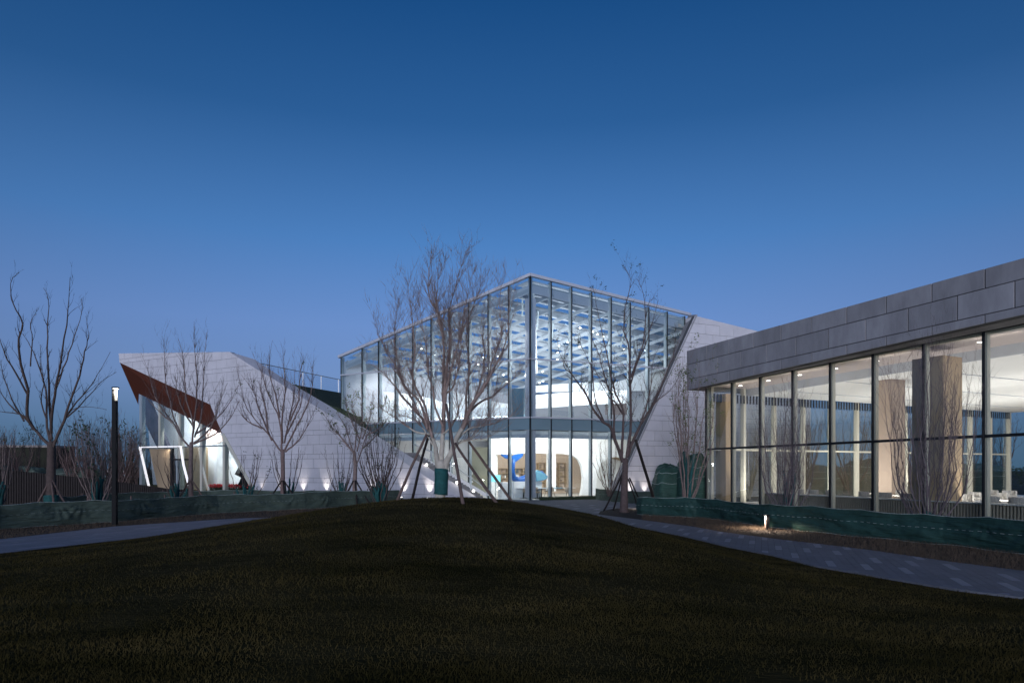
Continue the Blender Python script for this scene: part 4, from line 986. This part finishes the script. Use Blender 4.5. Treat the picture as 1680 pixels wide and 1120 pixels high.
T2 = [[(313, 735), (295, 714), (284, 693), (263, 666), (252, 642), (244, 610), (231, 578)], [(298, 717), (287, 690), (279, 658), (271, 620), (270, 580), (268, 556)],
 [(315, 727), (317, 690), (306, 658), (303, 620), (300, 580), (292, 556)], [(317, 711), (322, 658), (323, 620), (319, 572), (318, 535)], [(319, 717), (330, 685), (333, 642), (335, 594), (339, 545)],
 [(316, 728), (346, 701), (357, 669), (373, 628)], [(322, 711), (351, 690), (373, 666), (392, 631)], [(316, 728), (354, 711), (378, 685), (394, 655)], [(284, 693), (262, 676), (240, 650)], [(318, 700), (300, 672), (290, 640), (292, 610)]]
traced_tree('slim bare tree before the brown soffit and entrance', 313, 822, 37, [(313, 826), (313, 790), (313, 760), (314, 728)], T2, .145, .065, M['bark'], twigs=4.5, tlen=1.8, lvl=1, tr=.009, wander=.5, upb=.85, spread=.5)
T3 = [[(462, 742), (442, 714), (420, 690), (401, 660), (388, 602)], [(446, 722), (426, 674), (415, 642), (396, 615)], [(462, 740), (459, 690), (444, 655), (428, 610), (415, 580)], [(463, 727), (463, 679), (468, 642), (466, 602), (466, 580)],
 [(466, 727), (474, 690), (482, 647), (484, 599)], [(467, 738), (487, 698), (506, 660), (514, 620), (511, 602)], [(468, 741), (487, 725), (503, 701), (522, 658)], [(459, 685), (452, 647), (442, 615), (443, 578)], [(430, 702), (405, 690), (388, 668)], [(470, 712), (492, 668), (498, 630)], [(440, 712), (436, 670), (428, 640), (432, 600)], [(476, 690), (490, 655), (492, 620), (498, 590)]]
traced_tree('bare forked tree before the middle of the panelled wing', 464, 822, 39, [(464, 822), (464, 800), (464, 770), (464, 740)], T3, .145, .065, M['bark_red'], twigs=4.5, tlen=1.8, lvl=1, tr=.009, wander=.5, upb=.85, spread=.5, leafm=M['leaf'], nleaf=16, leafsize=.06)
T4 = [[(581, 745), (565, 725), (541, 695), (530, 679)], [(579, 740), (567, 701), (554, 679)], [(582, 740), (584, 701), (578, 669), (581, 642)], [(586, 740), (594, 701), (594, 669), (592, 634)], [(583, 765), (592, 742), (602, 714), (621, 690), (634, 652)], [(596, 735), (621, 711), (642, 690)],
 [(580, 742), (555, 712), (540, 705)], [(594, 720), (608, 680), (612, 640)], [(590, 720), (572, 680), (566, 650)], [(600, 715), (625, 700), (650, 665)]]
traced_tree('leafy-tipped small tree before the low end of the wing', 582, 820, 40, [(582, 818), (582, 790), (583, 765), (581, 742)], T4, .14, .055, M['bark'], twigs=10, tlen=1.1, lvl=1, tr=.009, wander=.6, leafm=M['leaf'], nleaf=60, leafsize=.07)
# central tree on the mound
zc = lawn_z(*P(722, HY, 20).xy)
T5 = [([(719, 768), (716, 745), (713, 731), (709, 714), (700, 701), (687, 678), (670, 661), (653, 641), (636, 620), (620, 606), (595, 590)], .095),
 ([(724, 768), (725, 736), (727, 712), (727.5, 663), (728, 636), (728, 593), (727, 550), (721, 518), (704, 486), (704, 443), (709, 421)], .10),
 ([(730, 768), (738.6, 744), (751, 716), (762, 695), (775, 663), (796, 631), (801, 622), (818, 589), (833, 550), (835, 503), (843, 454)], .115),
 ([(706, 712), (679, 706), (657, 691), (636, 678), (614, 667)], .045), ([(702, 704), (696, 680), (683, 652), (664, 636), (651, 606), (636, 578), (621, 550), (616, 520)], .055),
 ([(710, 718), (702, 690), (696, 663), (683, 636), (676, 612), (681, 571), (676, 529), (672, 496), (670, 460)], .055), ([(727, 680), (730, 640), (734, 600), (738.6, 550), (736, 520), (743, 486), (756, 438.6), (770.7, 404)], .06),
 ([(727, 610), (728, 561), (721, 529), (717, 496), (719, 460), (732, 424)], .04), ([(727, 690), (731, 650), (738, 614), (749, 571), (760, 529), (766, 486), (780, 439)], .055),
 ([(748, 722), (770, 703), (790, 700), (812, 692), (840, 682), (864, 678)], .035), ([(745, 733), (754, 727), (775, 716), (796, 691), (807, 671), (816, 663)], .035),
 ([(770, 675), (790, 658), (807, 650), (829, 633), (850, 615), (867, 599)], .05), ([(758, 702), (770, 675), (781, 652), (801, 620), (807, 593), (822, 555), (820, 505), (822, 460)], .055),
 ([(756, 706), (764, 680), (766, 640), (770, 604), (766, 550), (775, 507), (785, 481), (790, 448)], .055), ([(713, 733), (700, 712), (688, 695), (672, 685), (650, 683), (630, 690)], .03),
 ([(727, 700), (715, 670), (710, 640), (702, 605), (698, 560), (690, 520), (688, 480)], .045), ([(687, 678), (668, 640), (655, 610), (648, 560), (650, 520), (655, 490)], .04),
 ([(728, 650), (745, 630), (752, 600), (757, 560), (752, 520), (748, 470)], .04), ([(775, 663), (790, 620), (795, 580), (792, 540), (800, 500)], .04), ([(727, 712), (740, 700), (752, 672), (748, 640), (756, 610)], .035), ([(745, 728), (770, 722), (800, 718), (830, 700)], .025)]
ct = traced_tree('large bare tree with brightly lit stems on top of the grass mound', 722, 822, 20, [(722.5, 829), (722.5, 800), (722.5, 785), (724, 764)], T5, .155, .06, M['bark_up'], wraps=[((724.5, 769), (723, 811), .20)], twigs=20.0, tlen=1.35, lvl=1, tr=.005, pw=1.1, lowm=M['bark_wh'], zlow=3.35, zbase=zc, trunk_end=.95, upb=.6, spread=.7, wander=.5, tipr=.3)  # light on the lower stems painted in as paler bark
# tree at the tip of the right bed
T6 = [([(1022, 757), (1010, 726), (1002, 701), (990, 692), (973, 671), (961, 645), (950, 630), (938, 613), (918, 578), (914, 553)], .11), ([(1010, 726), (1007, 705), (1008, 681), (1002, 645), (994, 625), (983, 584), (971, 553), (965, 522)], .08),
 ([(1020, 748), (1021, 725), (1022, 701), (1022, 671), (1010, 645), (1000, 604), (990, 553), (981, 512), (973, 471)], .09), ([(1028, 750), (1032, 725), (1035, 701), (1035, 650), (1033, 615), (1033, 574), (1024, 543), (1026, 502), (1035, 461), (1022, 436)], .095),
 ([(1030, 748), (1039, 722), (1051, 697), (1066, 671), (1082, 640), (1096, 604), (1107, 574), (1109, 533)], .10), ([(1035, 620), (1045, 590), (1055, 563), (1059, 522), (1055, 481), (1045, 457)], .055), ([(1035, 630), (1045, 595), (1057, 570), (1072, 522), (1080, 492)], .05),
 ([(1051, 697), (1062, 660), (1068, 630), (1072, 590), (1085, 560)], .05), ([(990, 690), (975, 650), (972, 610), (960, 580), (950, 560)], .05), ([(938, 613), (925, 600), (930, 570), (945, 550)], .03), ([(1022, 680), (1010, 660), (998, 650), (985, 625), (970, 600)], .05), ([(1066, 671), (1080, 655), (1100, 640), (1118, 610)], .04)]
traced_tree('bare tree with thin green tips at the tip of the right bed', 1024, 839, 33, [(1023.5, 841), (1024, 810), (1025, 784), (1026, 756)], T6, .21, .065, M['bark_pl'], twigs=5.0, tlen=1.5, lvl=1, tr=.010, zbase=.02, wander=.5, leafm=M['leaf_dk'], nleaf=150, leafsize=.05, trunk_end=.6)
# shrubs: stems fanning out of one foot
def shrub(label, px, D, base_py, top_py, half_w, n, m, wrapn=0, lvl=1, tw_=5, tr=.009, leafm=None, nleaf=0, ls=.06, stem_r=.03, group=None, wraph=.40, zb=0, cone=.15, tlen=.5, name='bare_shrub'):
    base = P(px, base_py, D); base.z = zb; ht = (E-(top_py-HY)/F*D)-zb; hw = half_w/F*D
    root = thing(name, label, 'shrub', base, group); tw = MB(); tips = []; MINR[0] = tr*.6
    for i in range(n):
        an = random.uniform(0, 2*math.pi); q = math.sqrt((i+.5)/n); h = ht*(1-.38*q*random.uniform(.5, 1.1)); r = hw*q
        end = base+Vector((math.cos(an)*r, math.sin(an)*r*.8, h)); st = base+Vector((math.cos(an)*r*.06, math.sin(an)*r*.06, .0))
        c1 = base+Vector((math.cos(an)*r*(cone+.28), math.sin(an)*r*(cone+.28), h*.30)); c2 = base+Vector((math.cos(an)*r*.82, math.sin(an)*r*.7, h*.66))
        ln = smooth_line([st, c1, c2, end], 4, hw*.02); k = len(ln); rr = [max(stem_r*(1-i_/(k-1))**.8, tr*.7) for i_ in range(k)]
        MB().tube(ln, rr, 5, False).build('stem', m, root, smooth=True)
        if i < wrapn: kk = max(2, int(k*wraph)); MB().tube(ln[:kk+1], [q_*1.6+.012 for q_ in rr[:kk+1]], 7).build('wrap', M['wrap'], root, smooth=True)
        for _ in range(int(tw_)):
            t = random.uniform(.25, 1); i_ = min(k-2, int(t*(k-1))); twig(tw, ln[i_], (ln[i_+1]-ln[i_]).normalized(), tlen*ht*.35*random.uniform(.5, 1), min(rr[i_]*.6, tr*1.3), lvl, .6, .45, 3, tips)
    tw.build('twigs', m, root, kind='stuff')
    if leafm: leaves('leaves', tips, leafm, root, nleaf, ls, 4)
    MINR[0] = .004; return root
shrub('tall shrub with yellow-green leaves between the boulders and the pavilion', 1127, 34.5, 816, 572, 50, 15, M['bark'], 4, 1, 11, .008, M['leaf'], 150, .07, .05, tlen=.7)
shrub('upright bare shrub before the first pavilion windows', 1290, 28, 818, 628, 56, 24, M['bark_gr'], 3, 1, 13, .007, stem_r=.021, cone=.34, tlen=.7)
shrub('large bare shrub in front of the big wooden column', 1521, 21.6, 832, 540, 88, 28, M['bark_gr'], 4, 1, 15, .005, stem_r=.021, cone=.34, tlen=.65, wraph=.12)
shrub('small bare shrub with teal wraps before the entrance', 292, 36, 808, 715, 34, 9, M['bark_dk'], 7, 1, 3, .010, stem_r=.035)
shrub('small bare shrub with teal wraps before the black cubes', 404, 37, 808, 722, 42, 10, M['bark_dk'], 7, 1, 3, .010, stem_r=.035, leafm=M['leaf_dk'], nleaf=10)
shrub('small bare shrub half behind the forked tree', 472, 40, 808, 708, 34, 11, M['bark_dk'], 6, 1, 3, .011, stem_r=.035)
shrub('dark shrub with curled twigs left of the leafy-tipped tree', 559.5, 40.5, 806, 722, 34, 12, M['bark_dk'], 4, 1, 3, .011, stem_r=.035, leafm=M['leaf_dk'], nleaf=10)
shrub('dense berried shrub with thick teal wraps left of the mound tree', 623.8, 34, 821, 678, 50, 26, M['bark_dk'], 20, 1, 6, .009, stem_r=.035, leafm=M['leaf_dk'], nleaf=70, ls=.05, wraph=.35, cone=.1, zb=.1)
shrub('small dark shrub in front of the arch at the right glass end', 1000, 44.5, 804, 712, 36, 14, M['bark_dk'], 0, 1, 4, .011, stem_r=.03, zb=.4)
shrub('grey shrub between the big dark tree and the lamp post', 160, 33, 812, 684, 46, 18, M['bark'], 6, 1, 7, .010, stem_r=.035, leafm=M['leaf_dk'], nleaf=30, ls=.08)
shrub('grey shrub cut by the left edge of the view', -2, 31, 815, 690, 50, 16, M['bark'], 5, 1, 6, .010, stem_r=.035)
MINR[0] = .02
far = [(-20, 58, 700), (8, 75, 712), (32, 60, 708), (60, 80, 700), (120, 62, 690), (135, 78, 700), (150, 58, 684), (176, 70, 690), (196, 60, 690), (212, 66, 694), (225, 74, 702), (95, 90, 712), (240, 90, 712), (20, 95, 720), (165, 95, 712), (203, 88, 705)]
words = ['slender', 'broad', 'twiggy', 'leaning', 'rounded', 'narrow', 'spreading', 'bushy', 'sparse', 'tangled', 'small', 'faint', 'low', 'hazy', 'thin', 'upright']
for i, (px, d, ty) in enumerate(far):
    shrub('distant %s bare tree on the horizon %s' % (words[i], 'left of the big dark tree' if px < 80 else ('between the big tree and lamp post' if px < 180 else 'between lamp post and entrance')), px, d, 790, ty, 26*60/d+8, 9, M['bark_dk'] if i % 2 else M['bark_red'], 0, 1, 17, .020, M['leaf_dk'] if i % 3 == 0 else None, 40, .12, .06, group='bare trees on the horizon', cone=.05, name='distant_tree', tlen=.8)
MINR[0] = .012
for px, d, ty, hw, lab in ((1395, 58, 640, 55, 'large bare tree seen through the middle pavilion windows'), (1318, 52, 668, 40, 'bare tree seen through the third pavilion window'), (1452, 66, 655, 40, 'bare tree seen behind the beige pavilion column'),
  (1590, 68, 660, 45, 'bare tree seen through the window right of the big column'), (1228, 49, 700, 26, 'pale fan-shaped shrub seen through the second pavilion window'), (1500, 60, 670, 40, 'bare tree seen just left of the big pavilion column'), (1642, 72, 668, 40, 'bare tree seen beside the pavilion wood wall')):
    shrub(lab, px, d, 800, ty, hw, 14, M['bark_dk'] if px != 1228 else M['bark_wh'], 0, 1, 9, .016, stem_r=.06, name='bare_tree', tlen=.6)
for px, d, rx, rz_, lab in ((1430, 62, 2.5, 3.0, 'green tarped mound seen through the middle pavilion windows'), (1335, 60, 2.2, 2.4, 'low green tarped mound seen through the third pavilion window'), (1600, 66, 3, 2.6, 'green tarped mound seen right of the big pavilion column')):
    blob('covered_boulder', lab, P(px, HY, d), rx, 1.6, rz_, M['tarp_l'], px*.1)
hg = MB(); hn = 170
for i in range(hn*30):
    t = random.random(); c = P(1180+t*560, HY, 62+t*20); z = random.random()**.6*3.2*(.75+.35*noise.noise(Vector((t*14, 0, 2))))
    c = Vector((c.x+random.gauss(0, .6), c.y+random.gauss(0, .8), z)); a = Vector((random.gauss(0, 1), random.gauss(0, 1), random.gauss(0, 1))).normalized()*.16; b = a.orthogonal()*.5
    hg.poly([c-a, c+b, c+a, c-b])
tag(hg.build('clipped_hedge', M['leaf_dk'], kind='stuff'), 'dark evergreen hedge glimpsed through the pavilion windows', 'hedge')
MINR[0] = .004
# supports
def pole(label, a, b, r, m, group, name='support_pole'):
    t = MB().tube(smooth_line([a, a.lerp(b, .5)+Vector((random.uniform(-.02, .02), 0, random.uniform(-.02, .02))), b], 3, .004), [r*1.1, r*1.08, r*1.05, r, r, r*.95, r*.9], 8).build(name, m, smooth=True)
    tag(t, label, 'pole', group); return t
def foot(px, py, alt):
    h = lawn_hit(px, py, 12, 24)
    if h: return h-Vector((0, 0, .05))
    q = P(px, py, alt); q.z = lawn_z(q.x, q.y)-.05; return q
for (a, b, da, alt, lab) in (((700, 712), (651, 820), 19.9, 19.6, 'outer left leaning pole propping the mound tree'), ((703, 714), (676, 816), 20.2, 21.3, 'darker inner left pole propping the mound tree'), ((732, 663), (760, 826), 19.7, 18.2, 'long front pole crossing the stems of the mound tree'), ((747, 727), (816, 823.6), 19.8, 19.0, 'middle right pole propping the mound tree'), ((768.6, 723), (841, 820), 20.2, 20.6, 'outer right pole propping the mound tree')):
    pole(lab, foot(*b, alt), P(*a, da), .042, M['pole'] if 'darker' not in lab else M['pole_dk'], 'poles propping the mound tree')
for (a, b, lab) in (((1043, 722), (1077, 812), 'thick dark pole leaning from the right bed tree to the boulders'), ((1024, 771), (990, 839), 'left thin pole propping the right bed tree'), ((1020, 784), (1006, 838), 'short inner pole propping the right bed tree'), ((1033, 784), (1055, 816), 'right thin pole propping the right bed tree'), ((1031, 786), (1045, 828), 'front right pole propping the right bed tree')):
    q = G(b[0], max(b[1], 829), .0) if b[1] > 820 else P(b[0], HY, 37).xy.to_3d(); d_ = 33; r_ = .075 if 'thick' in lab else .04
    pole(lab, Vector((q.x, q.y, 0)), P(*a, 32.9), r_, M['pole_dk'], 'poles propping the right bed tree')
for (tx, D, sp, lab) in ((84, 29, 38, 'big dark tree'), (313, 37, 32, 'entrance tree'), (464, 39, 30, 'forked tree'), (582, 40, 26, 'leafy-tipped tree')):
    for s_, w_ in ((-1, 'left'), (1, 'right'), (.15, 'front')):
        a = P(tx+s_*2, 788, D-.12); b = P(tx+s_*sp, 0, D-(1.2 if abs(s_) < .5 else .3)); b.z = 0
        pole('%s short pole bracing the %s' % (w_, lab), b, a, .045, M['pole'] if D < 39 else M['pole_dk'], 'short poles bracing the left trees')
# ================================================================== dark slat fence, lamp post, bollards, uplights
sf = thing('slat_fence', 'dark fence of upright slats sloping down behind the left trees', 'fence', P(100, 820, 37))
fa_, fb_ = P(-60, 766, 36.5), P(404, 807, 45)
for i in range(128):
    t = i/127; p = fa_.lerp(fb_, t); ztop = (E-(np.interp(-60+464*(t*36.5/(45+(36.5-45)*t)), [-60, 0, 235, 300, 404], [764, 772, 801.5, 805, 807])-HY)/F*p.y)
    MB().box((p.x, p.y, 0), (.10, .02, 0), (0, .05, 0), (0, 0, max(.3, ztop))).build('slat', M['pole_dk'], sf)
MB().bar((fa_.x, fa_.y+.08, .35), (fb_.x, fb_.y+.08, .35), .05).build('rail', M['pole_dk'], sf)
pb = G(188.5, 862); dpx = pb.y; top = E+(HY-635)/F*dpx
lp = thing('lamp_post', 'tall square black lamp post with a lit head, left of the wing', 'lamp post', pb)
MB().cbox((pb.x, pb.y, (top-.5)/2), .15, .15, top-.5).build('pole', M['black'], lp)
MB().cbox((pb.x-.055, pb.y, top-.25), .04, .15, .5).build('head_back', M['black'], lp)
MB().cbox((pb.x+.02, pb.y, top-.02), .20, .16, .05).build('head_cap', M['black'], lp)
MB().cbox((pb.x+.02, pb.y+.055, top-.28), .1, .03, .44).build('head_side', M['finw'], lp)
MB().cbox((pb.x+.025, pb.y, top-.06), .13, .12, .025).build('diffuser', M['lampw'], lp)
MB().cbox((pb.x, pb.y, .02), .26, .26, .04).build('base_plate', M['black'], lp)
lamp('post_lamp', 'SPOT', (pb.x+.03, pb.y-.02, top-.09), 45, (1, .95, .9), (0, 0, 0), .04, spot=120)
def bollard(px, py, label, e=14):
    b = G(px, py, .03); t = thing('bollard_light', label, 'bollard', b, 'small lit bollards'); h = .52
    MB().cbox((b.x+.025, b.y, h/2), .09, .12, h).build('post', M['black'], t)
    MB().cbox((b.x-.03, b.y, h+.01), .24, .13, .035).build('cap', M['black'], t)
    MB().cbox((b.x-.05, b.y-.0, h*.55), .012, .10, h*.8).build('reflector', M['bark_red'], t)
    MB().cbox((b.x-.05, b.y-.01, h-.009), .10, .07, .006).build('diffuser', M['lampw'], t)
    l = lamp('bollard_lamp', 'SPOT', (b.x-.12, b.y-.06, h-.03), e, (1, .80, .62), (0, 0, 0), .03, spot=165, blend=.4); return t
bollard(1258, 868, 'short lit bollard on the dry grass before the teal tarp', 230)
bollard(1050, 834, 'small bollard glowing red beside the end of the teal tarp', 20)
def uplight(p, n, label, e=18, group='uplights along the stone walls'):
    q = Vector((p.x, p.y, 0))+n*.30
    t = thing('uplight', label, 'spotlight', q, group)
    MB().tube([q, q+Vector((0, 0, .16))], [.06, .07], 10).build('housing', M['black'], t)
    MB().tube([q+Vector((0, 0, .161)), q+Vector((0, 0, .175))], [.055, .055], 10).build('lens', M['lampw'], t)
    l = lamp('uplight_lamp', 'SPOT', q+Vector((0, 0, .2)), e*4, (1, .93, .84), (0, 0, 0), .03, spot=62, blend=1); aim(l, Vector((0, 0, 1))-n*.18); return t
nW = Vector((WL.n.x, WL.n.y, 0)); nR = Vector((WR.n.x, WR.n.y, 0))
for px, e, lab in ((430, 12, 'first uplight right of the slanted cream trim'), (461, 16, 'uplight behind the forked tree trunk'), (498, 30, 'uplight between the forked tree and the dark shrub'), (536, 34, 'uplight just left of the leafy-tipped tree'), (612, 18, 'uplight behind the berried shrub'), (663, 46, 'bright uplight between the leaning poles'), (705, 44, 'bright uplight just left of the wrapped trunk')):
    uplight(WL.pt(WL.s_at(px), 0), nW, lab, e)
for px, e, lab in ((1034, 26, 'uplight right behind the right bed tree'), (1057, 26, 'uplight next to the smaller covered boulder')): uplight(WR.pt(WR.s_at(px), 0), nR, lab, e)
# ================================================================== distance on the left
db = thing('distant_building', 'long low pale building on the horizon behind the bare trees', 'building', P(40, 790, 150))
o0, o1 = P(-140, HY, 150), P(86, HY, 155)
MB().box((o0.x, o0.y, 0), (o1.x-o0.x, 5, 0), (0, 8, 0), (0, 0, E+5.0)).build('wall', M['soil'], db)
MB().box((o0.x-.3, o0.y-.3, E+5.01), (o1.x-o0.x+.6, 5, 0), (0, 8.6, 0), (0, 0, .5)).build('roof', M['pale_far'], db)
d2 = thing('distant_building', 'brick-red low building glimpsed beyond the lamp post', 'building', P(190, 790, 130))
a, b = P(165, HY, 130), P(228, HY, 130)
MB().box((a.x, a.y, 0), (b.x-a.x, 0, 0), (0, 6, 0), (0, 0, 1.6)).build('wall', M['brick_far'], d2)
MB().box((a.x-.5, a.y-.5, 1.61), (b.x-a.x+1, 0, 0), (0, 7, 0), (0, 0, .5)).build('roof', M['pale_far'], d2)
for k in range(6): MB().box((a.x+.6+k*1.15, a.y-.04, .5), (.7, 0, 0), (0, .03, 0), (0, 0, .7)).build('window', M['spandrel2'], d2)
bn = thing('park_bench', 'small pale-legged bench on the far lawn left of the lamp post', 'bench', P(118, 790, 48))
pb_ = P(117, 783, 48)
MB().cbox((pb_.x, pb_.y, 1.45), 1.1, .4, .05).build('seat', M['wood'], bn)
for sx_ in (-.45, .45): MB().cbox((pb_.x+sx_, pb_.y, .72), .05, .35, 1.4).build('leg', M['fin'], bn)
mb = MB(); mb.v = [(-70, 46, .02), (-19, 50, .02), (-22, 100, 1.0), (-70, 100, 1.0)]; mb.f = [(0, 1, 2, 3)]; mb.build('far_lawn', M['grass'], kind='structure')
